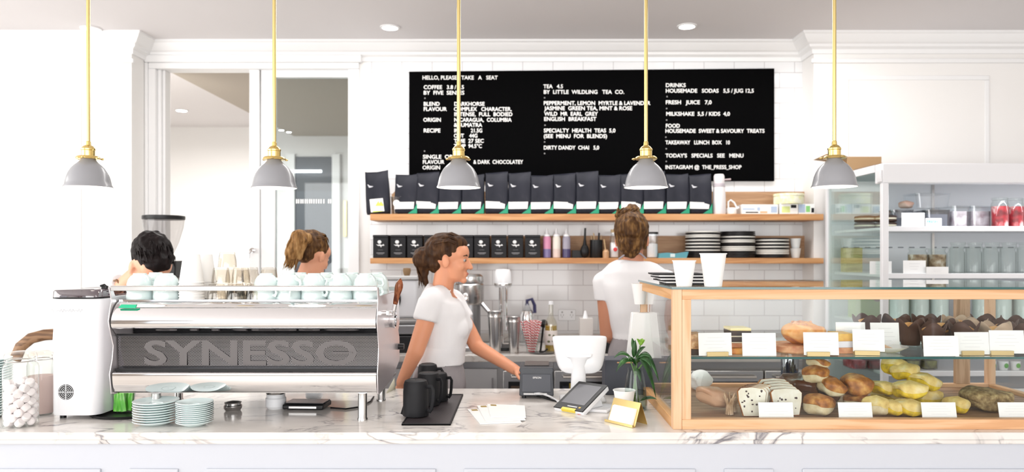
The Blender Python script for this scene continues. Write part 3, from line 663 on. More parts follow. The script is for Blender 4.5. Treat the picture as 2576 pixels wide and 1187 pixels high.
# ================================================================= COUNTER, MIDDLE: mugs, leaflets, till
c0 = on(1010, 1070); c1 = on(1133, 1071); yb = 3.30
t = thing('mug_drainer', 'black perforated metal drainer under the upturned black jugs', 'drip tray', (c0.x, c0.y, CT))
gw = c1.x-c0.x
ob('grate', MB().box(0, gw, 0, yb-c0.y, .0, .004), GRATE, t)
m = MB(); 
for a, b, c, d in ((0, gw, 0, .006), (0, gw, yb-c0.y-.006, yb-c0.y), (0, .005, .006, yb-c0.y-.006), (gw-.005, gw, .006, yb-c0.y-.006)): m.box(a, b, c, d, 0, .0065)
ob('rim', m, MATTEB, t)
def pitcher(lab):
    t = thing('milk_jug', lab, 'milk jug')
    prof = [(.048,0),(.049,.003),(.048,.020),(.0475,.09),(.0455,.118),(.041,.131),(.030,.136),(.029,.1345),(.002,.1345)]
    ob('jug_body', MB().lathe(prof, n=36, cap=False), MATTEB, t, smooth=40)
    ob('handle', MB().tube([(.045,0,.110),(.066,0,.112),(.073,0,.100),(.071,0,.06),(.066,0,.028),(.060,0,.018),(.0485,0,.022)], .0035, 8, sq=2.2), MATTEB, t)
    m = MB(); m.add([(-.045,-.016,.0),(-.045,.016,.0),(-.066,0,.0),(-.047,-.006,.045),(-.047,.006,.045)], [(0,2,3),(2,4,3),(1,4,2),(0,1,2),(0,3,4,1)]); ob('pouring_lip', m, MATTEB, t)
    return t
jp = None
for px, py, a, s, lab in ((1046, 1045, -20, 1, 'upturned matt black milk jug at the front of the drainer'), (1078, 1018, -35, .97, 'upturned matt black milk jug behind the front one'), (1102, 1007, -20, .86, 'smaller upturned black milk jug at the drainer right side'), (1076, 987, -10, .93, 'upturned matt black milk jug at the rear of the drainer')):
    c = on(px, py, CT+.005)
    if jp is None: jp = o = pitcher(lab); o['group'] = 'black milk jugs on the drainer'
    else: o = dup(jp, label=lab)
    o.location = (c.x, c.y, CT+.0068); o.rotation_euler = (0, 0, R(a)); o.scale = (s, s, s)
# leaflets fanned
for k, (pts, q) in enumerate(((((1176,1031),(1208,1068),(1312,1064),(1280,1027)), 'lowest and leftmost'), (((1200,1024),(1222,1064),(1322,1060),(1298,1022)), 'middle'), (((1226,1022),(1234,1055),(1323,1056),(1320,1026)), 'topmost'))):
    pp_ = [on(a, b) for a, b in pts]; o_ = pp_[0]
    t = thing('leaflet', 'white leaflet with a gold square, %s of the fanned three' % q, 'leaflet', (o_.x, o_.y, CT+.0006+k*.0035), 0, 'fanned leaflets on the counter')
    m = MB(); m.prism([(p.x-o_.x, p.y-o_.y) for p in pp_], 0, .003, 'xy'); ob('sheet', m, PAPER, t)
    u = (pp_[3]-pp_[0]).normalized(); v = (pp_[1]-pp_[0]).normalized(); b = u*.012+v*.010
    m = MB(); m.prism([((b+u*i+v*j).x, (b+u*i+v*j).y) for i, j in ((0,0),(.024,0),(.024,.028),(0,.028))], .003, .0034, 'xy'); ob('gold_square', m, mat('gold_print', (.42,.30,.08), .4, .4), t)
# receipt printer
c = on(1306, 1003); pw = X(1393, c.y)-c.x
PR = mat('printer_plastic', (.055,.06,.07), .45)
t = thing('receipt_printer', 'dark grey receipt printer with white cable on the counter', 'printer', (c.x+pw/2, c.y, CT), R(-2))
hz = Z(925, c.y)-CT
m = MB(); m.prism([(-pw/2,.012),(-pw/2+.004,hz-.02),(-pw/2-.001,hz-.012),(-pw/2+.004,hz),(pw/2-.004,hz),(pw/2+.001,hz-.012),(pw/2-.004,hz-.02),(pw/2,.012)], 0, .19, 'xz'); ob('housing', m, PR, t, bevel=.004)
m = MB(); m.prism([(-pw/2+.01,.028),(-pw/2+.012,hz-.026),(pw/2-.012,hz-.026),(pw/2-.01,.028)], -.004, .002, 'xz'); ob('rear_cover', m, mat('printer_cover', (.075,.08,.095), .5), t, bevel=.003)
m = MB(); m.box(-.055,.045,-.005,0,.017,.025); ob('connector_row', m, mat('connector_grey', (.6,.6,.6), .4), t, bevel=.001)
text('maker_lettering', 'EPSON', LETTER, t, -.015, .020, hz*.66, .0075, -.0045, .01, depth=.0004)
m = MB()
for sx in (-1, 1): m = MB(); m.cyl((sx*(pw/2-.02), .02, 0), .009, .014, 14); ob('foot', m, BLACK, t)
m = MB(); m.box(-pw/2+.02, pw/2-.02, .05, .17, hz, hz+.006); ob('top_cover', m, mat('printer_top', (.10,.085,.08), .35), t, bevel=.003)
def cable(name, lab, pts, r, mt):
    o_ = Vector(pts[0]); pp_ = [tuple(Vector(p)-o_) for p in pts]; D = []
    V = [Vector(p) for p in pp_]
    for i in range(len(V)-1):
        p0, p1, p2, p3 = V[max(i-1,0)], V[i], V[i+1], V[min(i+2, len(V)-1)]
        for j in range(6):
            u = j/6; D.append(.5*((2*p1)+(-p0+p2)*u+(2*p0-5*p1+4*p2-p3)*u*u+(-p0+3*p1-3*p2+p3)*u**3))
    D.append(V[-1]); t = thing(name, lab, 'cable', tuple(o_)); ob('lead', MB().tube(D, r, 8), mt, t); return t
cable('data_cable', 'white cable curving from the printer to the card terminal', [P(1345, 990, c.y-.012), on(1362, 1003)+Vector((0,-.0,.022)), on(1385, 1003)+Vector((0,-.02,.012)), on(1402, 1012)+Vector((0,0,.006)), on(1425, 1018)+Vector((0,0,.005))], .0045, PLAST)
cable('power_cable', 'black cable behind the white data cable by the printer', [on(1350, 1001)+Vector((0,-.01,.012)), on(1385, 1008)+Vector((0,0,.005)), on(1410, 1012)+Vector((0,0,.005)), on(1440, 1000)+Vector((0,0,.005))], .004, BLACK)
# till screen seen from behind
sd = 3.17; cx_ = X(1460, sd); cb_ = CT
t = thing('till_screen', 'white curved back of a tablet till on a flared white stand', 'till', (cx_, sd, CT))
zt_, zb_ = Z(846, sd)-CT, Z(940, sd)-CT
rings = []
NS = 9
def scr(k, n=NS):
    u = k/(n-1); z = zb_+(zt_-zb_)*u
    hw_top, hw_bot = (X(1531, sd)-X(1389, sd))/2, (X(1510, sd)-X(1395, sd))/2
    return z, hw_bot+(hw_top-hw_bot)*min(1, u*1.15)
prof_s = [(.0,.55),(.05,.80),(.14,.94),(.30,1.0),(.8,1.0),(.95,.985),(1.0,.93)]
for u, wsc in prof_s:
    z = zb_+(zt_-zb_)*u; hw = ((X(1506, sd)-X(1398, sd))/2*(1-u)+(X(1531, sd)-X(1389, sd))/2*u)*wsc*1.02
    bulge = .055*math.sin(math.pi*min(1, (1-u)*.85+.12))*1.0
    tilt = .05*u; N = 17; r_ = []
    for i in range(N): a = math.pi*i/(N-1); r_.append((-hw*math.copysign(abs(math.cos(a))**.75, math.cos(a)), tilt-bulge*math.sin(a)**.7, z))
    r_ += [(hw, tilt+.008, z), (-hw, tilt+.008, z)]
    rings.append(r_)
m = MB(); m.loft(rings); ob('screen_shell', m, PLAST, t, smooth=60, sub=1)
m = MB(); m.loft([[(-.125+.25*(i in (1,2)), .061+.0*j+(.004 if i in (0,1) else 0), zb_+.006+(zt_-zb_-.012)*(i in (2,3))) for i in (0,1,2,3)] for j in (0,)], cap=True) if 0 else m.box(-.095,.095,.056,.060,zb_+.03,zt_-.02); ob('screen_glass', m, BLACK, t)
nk = MB(); nkx = X(1455, sd)-cx_
nk.loft([[(nkx+a*w_*math.cos(2*math.pi*i/24), .0+y+.016*sy*math.sin(2*math.pi*i/24), z) for i in range(24)] for a, w_, y, sy, z in ((1,.034,.0,1.3,0.004),(1,.033,.0,1.2,.05),(1,.030,-.006,1,Z(935,sd)-CT),(1,.029,-.014,1,Z(915,sd)-CT),(1,.033,-.022,1,Z(903,sd)-CT),(1,.052,-.028,.9,Z(895,sd)-CT),(1,.058,-.014,.9,Z(889,sd)-CT))]); ob('stand_neck', nk, PLAST, t, smooth=60)
m = MB(); m.prism(rr(-.085,.105,-.045,.09,.02), 0, .012, 'xy'); ob('stand_base', m, PLAST, t, bevel=.004)
# card payment terminal on its angled base
BL = P(1392, 1025, 2.986); BR = P(1466, 1038, 2.888); TL = P(1457, 960, 3.105); TR = TL+(BR-BL)*1.03; o_ = (BL+BR)/2; o_.z = CT
t = thing('card_terminal', 'tilted black screen card terminal with yellow and red marks', 'payment terminal', tuple(o_))
nrm = (BR-BL).cross(TL-BL).normalized(); u = (BR-BL); v = (TL-BL)
def slab(a0, a1, b0, b1, h0, h1, m=None):
    m = m or MB(); q = [BL-o_+u*a+v*b for a, b in ((a0,b0),(a1,b0),(a1,b1),(a0,b1))]
    m.loft([[p+nrm*h0 for p in q], [p+nrm*h1 for p in q]]); return m
ob('housing', slab(0, 1, 0, 1, -.022, 0), PLAST, t, bevel=.006, seg=3)
ob('screen_bezel', slab(0.0, 1.0, .0, 1.0, .0, .004), BLACK, t, bevel=.003)
ob('display', slab(.10, .88, .20, .90, .0041, .0048), mat('screen_grey', (.10,.10,.115), .25), t)
ob('yellow_strip', slab(.28, .74, -.012, .06, -.009, .0045), mat('sticker_yellow', (.80,.62,.08), .4), t, bevel=.001)
ob('status_mark', slab(.40, .72, .10, .125, .0042, .0047), LETTER, t)
ob('amber_dot', slab(.78, .84, .09, .13, .0042, .0048), mat('amber', (.8,.5,.1), .4), t)
ob('red_mark', slab(.80, .90, -.004, .002, -.018, -.010), mat('red_mark', (.6,.03,.03), .4), t)
m = MB(); q = [BL-o_+u*a+v*b for a, b in ((.45,.30),(.9,.30),(.9,.75),(.45,.75))]
m.loft([[p-nrm*.02 for p in q], [Vector((p.x+.02, p.y+.02, .012)) for p in q]]); ob('stand', m, PLAST, t, bevel=.004)
m = MB(); q2 = [(p.x*1.0+.025+dx, p.y+.01+dy) for p, dx, dy in zip(q, (-.02,.05,.05,-.02), (-.02,-.02,.05,.05))]; m.prism(q2, 0, .012, 'xy'); ob('stand_base', m, PLAST, t, bevel=.004)
# gold card holder
BL = P(1529, 1056, 2.79); BL.z = CT+.001; BR = on(1597, 1075); BR.z = CT+.001; u = (BR-BL); u.z = 0; un = u.normalized(); back = Vector((-un.y, un.x, 0)); wd = u.length
t = thing('card_holder', 'folded gold metal card holder showing a white card', 'card holder', tuple(BL), math.atan2(un.y, un.x))
ht = .082
m = MB(); m.loft([[(0,0,0),(wd,0,0),(wd,.0015,0),(0,.0015,0)], [(0,.032,ht),(wd,.032,ht),(wd,.0335,ht),(0,.0335,ht)]]); ob('front_plate', m, GOLD, t)
m = MB(); m.loft([[(0,.066,0),(wd,.066,0),(wd,.0675,0),(0,.0675,0)], [(0,.0325,ht),(wd,.0325,ht),(wd,.034,ht),(0,.034,ht)]]); ob('rear_plate', m, GOLD, t)
m = MB(); m.box(-.002, wd+.002, -.014, .002, .0, .0015); m.box(-.002, wd+.002, -.0155, -.014, .0, .009); ob('ledge', m, GOLD, t)
m = MB(); m.loft([[(.012,-.010,.003),(wd-.010,-.010,.003),(wd-.010,.001,.0045),(.012,.001,.0045)], [(.012,.0135,.058),(wd-.010,.0135,.058),(wd-.010,.024,.060),(.012,.024,.060)]]); ob('white_card', m, CARD, t)
c = on(1573, 1040); o = dup(pc, loc=(c.x, c.y+.03, CT), rot=(0,0,0), label='small white paper cup behind the gold card holder', scale=(.95,.95,.80)); del o['group']
# glass vase with leafy stems
c = on(1598, 1030)
t = thing('glass_vase', 'tapered clear glass vase holding leafy green stems', 'vase', tuple(c))
pv = [(.040,0),(.047,.006),(.0475,.03),(.043,.08),(.036,.13),(.030,.155),(.031,.166)]
m = MB(); m.lathe(pv, n=36, cap=False); m.lathe([(r-.002, z+.004) for r, z in pv[:-1]]+[(.002,.004)][:0], n=36, cap=False); m.lathe([(.002,.006),(.040,.006)], n=30, cap=False); ob('vase_body', m, glass('vase_glass', (.92,.95,.94), .03, 0, .7), t, smooth=60)
ob('water', MB().lathe([(.002,.008),(.042,.008),(.0445,.03),(.0415,.075),(.002,.0755)], n=30, cap=False), glass('vase_water', (.80,.84,.78), .0, 0, .5), t)
LEAF = noisy('leaf_green', [(.35,(.012,.05,.012)),(.6,(.03,.12,.025)),(.8,(.07,.20,.04))], (30,30,30), 3, .35, .2)
STEM = mat('stem_green', (.10,.22,.05), .5); PETAL = mat('bud_green', (.22,.42,.05), .45)
pl = thing('leafy_stems', 'bunch of dark green leaves with one pale green bud', 'plant', (c.x, c.y, CT+.01))
for k, (x1, y1, h_) in enumerate(((.012,.0,.225),(-.02,.01,.19),(.025,-.01,.17),(.0,.02,.16))):
    ob('stem', MB().tube([(x1*-.9, y1, 0),(x1*-.3, 0, .07),(x1*.2,0,.14),(x1, y1, h_)], .0028, 7), STEM, pl)
def leaf(m, a, b, w_, droop=.02, n=9, side=None):
    a, b = Vector(a), Vector(b); L = b-a; s_ = (side or L.cross(Vector((0,-.6,1))).normalized()); vs = []
    for k in range(n):
        u_ = k/(n-1); wd_ = w_*math.sin(math.pi*u_**.8)**.9*(.98)+.0006; p = a+L*u_+Vector((0,0,droop*4*u_*(1-u_)))
        up = L.cross(s_).normalized()
        vs += [p-s_*wd_, p+up*wd_*.22*(-1), p+s_*wd_]
    fs = []
    for k in range(n-1):
        for q in (0,1): fs.append((k*3+q, k*3+q+1, k*3+3+q+1, k*3+3+q))
    m.add(vs, fs)
def pv3(px, py, dy=0): return Vector((X(px, c.y+dy)-c.x, dy, Z(py, c.y+dy)-CT-.01))
lv = [((1598,915,0),(1545,900,-.03),.013,.03),((1598,918,0),(1550,935,-.05),.014,.035),((1600,912,0),(1562,925,.03),.010,.02),((1600,905,0),(1640,900,-.03),.016,.02),((1605,905,0),(1658,960,-.04),.014,.05),((1602,905,0),(1650,1000,.02),.020,.06),((1600,915,0),(1625,905,.05),.015,.02),
      ((1594,900,0),(1598,855,-.01),.010,.0),((1598,900,0),(1624,872,-.02),.011,.01),((1598,885,0),(1590,850,.02),.010,0),((1610,1008,.0),(1652,1004,-.02),.010,.01),((1600,920,0),(1580,905,-.06),.012,.02),((1602,915,0),(1640,925,-.06),.013,.03),((1600,925,.0),(1612,960,-.03),.010,.01)]
for (a, b_, w_, dr2) in lv:
    m = MB(); leaf(m, pv3(*a), pv3(*b_), w_, dr2); ob('leaf', m, LEAF, pl, smooth=80, solid=.0006)
m = MB(); q = pv3(1612, 862, -.01)
for k in range(6): a = k*math.pi/3; leaf(m, q+Vector((0,0,-.008)), q+Vector((.016*math.cos(a), .014*math.sin(a), .012+.004*(k%2))), .007, .004)
m.ell(q, (.009,.009,.010), nu=10, nv=8); ob('flower_bud', m, PETAL, pl, smooth=80)
m = MB(); m.tube([(.01,0,.2), q], .0025, 6); ob('bud_stem', m, STEM, pl)
# dark box and white holders beyond the plant
DKBOX = mat('slate_box', (.06,.065,.085), .6)
t = thing('slate_bin', 'dark slate box on the counter back edge behind the vase', 'box', (X(1583, 3.3), 3.31, CT))
w2 = X(1642,3.3)-X(1522,3.3)
ob('bin_body', MB().box(-w2/2, w2/2, -.0, .14, 0, Z(906, 3.3)-CT), DKBOX, t, bevel=.004)
ob('timber_edge', MB().box(-w2*.25, w2*.08, -.004, .0, Z(914,3.3)-CT, Z(911,3.3)-CT), ASHX, t)
t = thing('paper_sleeve_holder', 'white flared paper holder on the dark box behind the case', 'holder', (X(1610, 3.36), 3.375, Z(906, 3.3)+.001))
z1 = Z(787, 3.36)-Z(906, 3.3); m = MB(); a0, a1_, b0, b1 = X(1578,3.36)-X(1610,3.36), X(1645,3.36)-X(1610,3.36), X(1590,3.36)-X(1610,3.36), X(1634,3.36)-X(1610,3.36)
m.loft([[(a0,-.03,0),(a1_,-.03,0),(a1_,.03,0),(a0,.03,0)], [(b0,-.025,z1),(b1,-.025,z1),(b1,.025,z1),(b0,.025,z1)]]); ob('sleeve', m, PAPER, t, bevel=.004)
z2 = Z(766, 3.36)-Z(906, 3.3); z3 = Z(714, 3.36)-Z(906, 3.3)
ob('upper_sleeve', MB().lathe([(.022,z2),(.036,z3),(.034,z3),(.020,z2+.003),(.002,z2+.003)], n=28, cap=False), PAPER, t)
ob('spindle', MB().tube([(0,0,z1),(0,0,z2+.004)], .004, 8), STEEL, t)
# ================================================================= DISPLAY CASE
DF, DBk = 2.657, 3.42; xl = X(1693, DF); xr = 2.12; ztp = Z(728, DF)
t = thing('cake_display_case', 'large ash framed glass display case full of baked goods', 'display case', (xl, DF, CT))
W = xr-xl; Dp = DBk-DF; Ht = ztp-CT; fb = Z(1055, DF)-CT; ft = Z(753, DF)-CT; pw_ = .064
ob('front_top_rail', MB().box(.032, W-.032, 0, .035, ft, Ht), ASHX, t, bevel=.0015)
ob('front_bottom_rail', MB().box(.032, W-.032, 0, .035, 0, fb), ASHX, t, bevel=.0015)
ob('front_stile', MB().box(.032, pw_, 0, .035, fb, ft), ASHZ, t, bevel=.0015)
for nm, x0, x1 in (('left', 0, .0315), ('right', W-.0315, W)):
    ob('corner_post', MB().box(x0, x1, .0, .035, .0, Ht), ASHZ, t, bevel=.0015)
    ob('rear_post', MB().box(x0, x1, Dp-.035, Dp, 0, Ht), ASHZ, t, bevel=.0015)
    ob('side_top_rail', MB().box(x0, x1, .035, Dp-.035, ft-.002, Ht), ASHY, t, bevel=.0015)
    ob('side_bottom_rail', MB().box(x0, x1, .035, Dp-.035, 0, fb), ASHY, t, bevel=.0015)
    xm = x0+.012; ob('side_pane', MB().box(xm, xm+.005, .03, Dp-.03, fb-.003, ft), GLASSD, t)
ob('rear_top_rail', MB().box(.032, W-.032, Dp-.035, Dp, ft, Ht), ASHX, t)
ob('rear_bottom_rail', MB().box(.032, W-.032, Dp-.035, Dp, 0, fb), ASHX, t)
xm = X(2418, DBk-.02)-xl
ob('meeting_stile', MB().box(xm-.03, xm+.035, Dp-.03, Dp-.01, fb, ft), wood('stile_oak', (.42,.26,.15), (.52,.33,.20), (.60,.40,.26), 'z'), t, bevel=.0015, label='darker timber stile of the rear sliding doors')
ob('case_floor', MB().box(.032, W-.032, .035, Dp-.035, .0, fb-.014), BOARDW, t)
ob('front_pane', MB().box(pw_-.003, W-.03, .012, .017, fb-.003, ft+.003), GLASSD, t)
ob('top_pane', MB().box(-.004, W+.004, -.004, Dp+.004, Ht+.0005, Ht+.0085), glass('top_glass', (.90,.96,.945), .14), t)
m = MB(); m.box(-.0042, W+.0042, -.0055, -.0040, Ht+.0005, Ht+.0085); m.box(-.0055, -.0040, -.0055, Dp+.004, Ht+.0005, Ht+.0085); ob('top_pane_edge', m, GEDGE, t, label='dark green edge of the glass top')
SY0, SY1 = .06, Dp-.07; zs = Z(903, DF+SY0)-CT
ob('glass_shelf', MB().box(.034, W-.034, SY0, SY1, zs-.0, zs+.008), SHELFG, t)
ob('shelf_edge', MB().box(.034, W-.034, SY0-.0015, SY0, zs, zs+.008), GEDGE, t)
for xx in (.10, W*.5, W-.1): ob('shelf_bracket', MB().box(xx-.006, xx+.006, SY1-.02, SY1+.04, zs-.012, zs-.0005), STEEL, t)
ZS = CT+zs+.0085; ZFl = CT+fb-.0135
# cups and stack of menus on top of the case
ZT = CT+Ht+.009
def topd(px, d): return (X(px, d), d, ZT)
o = dup(pc, loc=topd(1721, 2.72), rot=(0,0,0), label='smaller white paper cup standing on the glass case top', scale=(.92,.92,.86)); del o['group']
o = dup(pc, loc=topd(1794, 2.70), rot=(0,0,0), label='larger white paper cup standing on the glass case top', scale=(1.04,1.04,1.10)); del o['group']
for k in range(7):
    mt_ = [MATTEB, PAPER][k % 2]
    w3 = .098; tt = thing('menu_folder', 'flat menu in the pile behind the paper cups, %s from the bottom' % ORD[k], 'menu', (X(1735-4*k+(k%2)*4, 2.9), 2.94+.008*k, ZT+.0005+k*.0058), R(3*(k%3)-4), 'pile of menus on the case')
    ob('cover', MB().box(-w3, w3, -.1, .1, 0, .0052), mt_, tt)
# ---- price cards
WRIT = mat('faint_writing', (.70,.70,.71), .6)
def pcard(px0, px1, py0, py1, d, lab, clip=None, rz=0, tilt=-6, zb=None, lines=4):
    x0, x1 = X(px0, d), X(px1, d); z0 = Z(py1, d); h_ = Z(py0, d)-z0
    base = zb if zb is not None else ZS
    h_ += z0-base-(.003 if clip else 0) if not clip else 0
    zz0 = .0005 if not clip else max(z0-base, .002)
    t = thing('price_card', lab, 'price card', ((x0+x1)/2, d, base), R(rz), 'white price cards in the display case')
    w3 = (x1-x0)/2
    m = MB(); m.T = Matrix.Rotation(R(tilt), 4, 'X'); m.box(-w3, w3, -.0008, .0008, zz0, zz0+h_); ob('card', m, CARD, t)
    m = MB(); m.T = Matrix.Rotation(R(tilt), 4, 'X')
    for k in range(lines): ww = w3*(.45+.25*((k*7)%3)/2); m.box(-ww, ww, -.0012, -.0009, zz0+h_*(.78-k*.15), zz0+h_*(.795-k*.15))
    ob('handwriting', m, WRIT, t)
    if clip:
        a, b = X(clip[0], d)-(x0+x1)/2, X(clip[1], d)-(x0+x1)/2
        m = MB(); m.box(a, b, -.012, -.004, 0, .0165); m.box(a, b, .004, .012, 0, .0165); m.box(a, b, -.004, .004, 0, .002); ob('clip_block', m, mat('clip_wood', (.62,.46,.22), .35, .3), t, bevel=.001)
fd = DF+.075
pcard(1757, 1843, 838, 895, fd, 'white price card with pale clip, leftmost on the glass shelf', (1776, 1831), 6)
pcard(1868, 1953, 838, 898, fd, 'white price card without a clip before the chocolate layer cake')
pcard(2023, 2110, 836, 893, fd, 'white price card with pale clip before the orange pastry', (2029, 2085), -2)
pcard(2148, 2224, 829, 884, fd+.03, 'white price card with gold clip before the layered slice', (2150, 2210), -8)
pcard(2105, 2179, 811, 868, fd+.16, 'white price card standing behind the one with gold clip')
pcard(2192, 2264, 812, 872, fd+.17, 'white price card standing beside the dark muffins')
pcard(2324, 2413, 845, 903, fd-.01, 'white price card without clip before the muffins, nearest the glass')
pcard(2403, 2491, 836, 892, fd+.03, 'white price card with gold clip right of the lowest one', (2416, 2472), 2)
pcard(2492, 2577, 831, 889, fd+.03, 'white price card with gold clip at the photo right edge', (2491, 2546), -3)
fd2 = DF+.05
for (a, b, q) in ((1910, 1997, 'before the fruit loaf slices'), (2111, 2196, 'before the brown buns'), (2321, 2408, 'before the yellow buns'), (2515, 2602, 'right of the seeded loaf')): pcard(a, b, 1013, 1053, fd2, 'white price card on the case floor '+q, zb=ZFl, tilt=-12)
# ---- baked goods
BREAD = noisy('bread_crust', [(.32,(.13,.035,.008)),(.5,(.42,.15,.025)),(.7,(.74,.40,.12))], (26,26,26), 5, .5, .6)
GLAZE = noisy('glazed_crust', [(.35,(.05,.015,.008)),(.6,(.12,.04,.015)),(.8,(.25,.10,.04))], (14,14,14), 4, .25, .3, coat=.3)
CRUMB = noisy('bread_crumb', [(.35,(.62,.50,.28)),(.6,(.78,.68,.45)),(.8,(.85,.78,.58))], (30,30,30), 4, .8, .5)
YEL = noisy('yellow_bun', [(.32,(.34,.23,.01)),(.5,(.74,.50,.015)),(.7,(.85,.66,.08))], (24,24,24), 5, .6, .6)
YTOP = noisy('floured_top', [(.3,(.60,.40,.12)),(.5,(.78,.60,.22)),(.75,(.86,.76,.50))], (24,24,24), 5, .7, .5)
SEED = noisy('seeded_crust', [(.3,(.12,.07,.02)),(.5,(.30,.20,.08)),(.7,(.50,.38,.18))], (60,60,60), 5, .7, .8)
CHOC = noisy('chocolate_sponge', [(.35,(.02,.008,.005)),(.7,(.07,.03,.015))], (30,30,30), 4, .6, .4)
ORNG = noisy('orange_pastry', [(.3,(.55,.16,.03)),(.5,(.80,.34,.07)),(.75,(.88,.58,.26))], (26,26,26), 5, .5, .6)
PINK = noisy('crumble_topping', [(.3,(.55,.20,.10)),(.6,(.75,.40,.22)),(.8,(.85,.62,.42))], (34,34,34), 5, .6, .7)
CREAM = mat('cream_filling', (.85,.78,.62), .5); LOAFW = noisy('loaf_crumb', [(.3,(.72,.68,.55)),(.6,(.82,.80,.70)),(.8,(.86,.84,.77))], (30,30,30), 4, .8, .3)
RAIS = mat('raisin', (.035,.012,.015), .4)
def bun(name, lab, cat, px, py, d, rx, ry, rz_, zb, rot=(0,0,0), top=BREAD, body=CRUMB, grp=None, sq=.75, cut=True):
    rz_ *= 1.22
    """rounded bun: torn crumb sides and a domed crust cap; py is its base"""
    t = thing(name, lab, cat, (X(px, d), d, zb), tuple(R(a) for a in rot), grp)
    def sup(rr_, k0, k1, n=28, ex=sq, g=1.0):
        rings = []
        for k in range(k0, k1+1):
            v_ = -1+2*k/12; c_ = max(0.0, 1-abs(v_)**3.6)**.5
            rings.append([(rx*g*c_*math.copysign(abs(math.cos(a))**ex, math.cos(a)), ry*g*c_*math.copysign(abs(math.sin(a))**ex, math.sin(a)), rz_+rz_*v_*g) for a in [2*math.pi*i/n for i in range(n)]])
        return rings
    m = MB(); m.loft(sup(None, 0, 8)); ob('crumb', m, body, t, smooth=70, jitter=.014, jscale=21)
    m = MB(); m.loft(sup(None, 6, 12, g=1.015)); ob('crust', m, top, t, smooth=70, jitter=.014, jscale=21)
    return t
ZF_ = ZFl+.001
# scones and torn brioche at the back left of the lower level (heaped)
bun('torn_brioche', 'torn brown topped brioche on the case floor beside the fruit loaf', 'bread roll', 2062, 1052, 2.80, .047, .045, .030, ZF_, (0,0,20), BREAD, CRUMB, 'brown buns on the case floor')
bun('torn_brioche', 'torn brioche leaning on the lower one, middle of the heap', 'bread roll', 2088, 1005, 2.90, .050, .045, .027, ZF_+.055, (8,14,-15), BREAD, CRUMB, 'brown buns on the case floor')
bun('torn_brioche', 'torn brioche on top of the heap, lower of the upper two', 'bread roll', 2056, 985, 2.93, .040, .040, .026, ZF_+.098, (0,-6,30), BREAD, CRUMB, 'brown buns on the case floor')
bun('torn_brioche', 'torn brioche at the very top of the heap', 'bread roll', 2060, 940, 2.95, .038, .036, .017, ZF_+.150, (0,12,10), BREAD, CRUMB, 'brown buns on the case floor')
bun('brown_bun', 'large brown crusted bun right of the brioche heap', 'bread roll', 2155, 1004, 2.92, .055, .05, .034, ZF_+.045, (0,0,-10), BREAD, BREAD, 'brown buns on the case floor')
bun('brown_bun', 'brown bun underneath the large brown crusted bun', 'bread roll', 2165, 1050, 2.90, .050, .05, .023, ZF_, (0,0,25), BREAD, CRUMB, 'brown buns on the case floor')
bun('torn_brioche', 'pale torn bun peeking out right of the second floor price card', 'bread roll', 2206, 1052, 2.80, .040, .04, .027, ZF_, (0,0,40), YTOP, CRUMB, 'brown buns on the case floor')
bun('dark_glazed_loaf', 'dark glazed loaf behind the torn brioche', 'loaf', 2008, 1040, 3.0, .058, .09, .048, ZF_+.004, (0,0,20), GLAZE, GLAZE)
bun('dark_glazed_loaf', 'dark crusted loaf under the brioche heap', 'loaf', 2078, 1040, 3.02, .048, .08, .040, ZF_+.004, (0,0,-10), GLAZE, GLAZE)
yl = [(2243,1048,2.80,.044,.045,.022,0,(0,0,10),'yellow bun low down left of the yellow heap'), (2290,1052,2.78,.053,.045,.024,0,(0,0,-5),'yellow bun at the front bottom of the heap'), (2226,985,2.93,.050,.045,.020,.052,(0,4,0),'yellow bun with a dark spot at the heap left'), (2292,1022,2.84,.058,.05,.026,.052,(0,-4,-12),'floured yellow bun resting on the front one'),
      (2322,1000,2.93,.055,.05,.025,.070,(6,12,20),'long yellow bun at the heap right'), (2282,975,2.98,.045,.045,.024,.105,(0,-10,30),'twisted yellow bun near the heap top'), (2250,960,3.02,.042,.042,.028,.110,(0,14,20),'pale yellow bun topping the heap'), (2232,1020,3.0,.045,.05,.024,.004,(0,0,30),'yellow bun hidden behind the left one'), (2325,1045,2.96,.060,.05,.030,.0,(0,0,0),'yellow bun behind the third floor price card'), (2408,1050,2.83,.034,.04,.024,.0,(0,0,15),'yellow bun right of the third floor price card')]
for px, py, d, rx, ry, rz_, dz, rot, lab in yl: bun('yellow_bun', lab, 'bread roll', px, py, d, rx, ry, rz_, ZF_+dz, rot, YTOP, YEL, 'yellow buns on the case floor')
bun('seeded_loaf', 'rounded brown seeded loaf by the last floor price card', 'loaf', 2478, 1050, 2.90, .085, .08, .032, ZF_, (0,0,5), SEED, SEED)
# fruit loaf slices
def slice_(px, d, lab, w_=.062, h_=.088, rz=0, lean=0, th=.013, seed=0, z=0):
    t = thing('fruit_loaf_slice', lab, 'bread slice', (X(px, d), d, ZF_+z), (R(lean), 0, R(rz)), 'fruit loaf slices in the case')
    ol = [(-w_*.62,0),(-w_*.95,h_*.55),(-w_,h_*.86),(-w_*.8,h_*.97),(0,h_),(w_*.8,h_*.95),(w_,h_*.82),(w_*.92,h_*.5),(w_*.66,0)]
    m = MB(); m.prism([(x*.96, .003+z_*.96) for x, z_ in ol], -.001, th+.001, 'xz'); ob('crumb', m, LOAFW, t)
    m = MB(); m.prism(ol, 0, th, 'xz'); ob('crust', m, YTOP if 0 else BREAD, t, bevel=.002)
    random.seed(seed); m = MB()
    for k in range(15): x = random.uniform(-.8,.8)*w_; z_ = random.uniform(.1,.88)*h_; m.ell((x*(.72+.3*z_/h_), -.0015, z_), (random.uniform(.002,.0045), .0015, random.uniform(.002,.0045)), nu=8, nv=6)
    ob('raisins', m, RAIS, t)['kind'] = 'stuff'
    return t
for k in range(4): slice_(1893+6*k, 2.76+.024*k, 'upright fruit loaf slice of the left row, %s from the front' % ORD[k], .053, .108, 0, -3, seed=k)
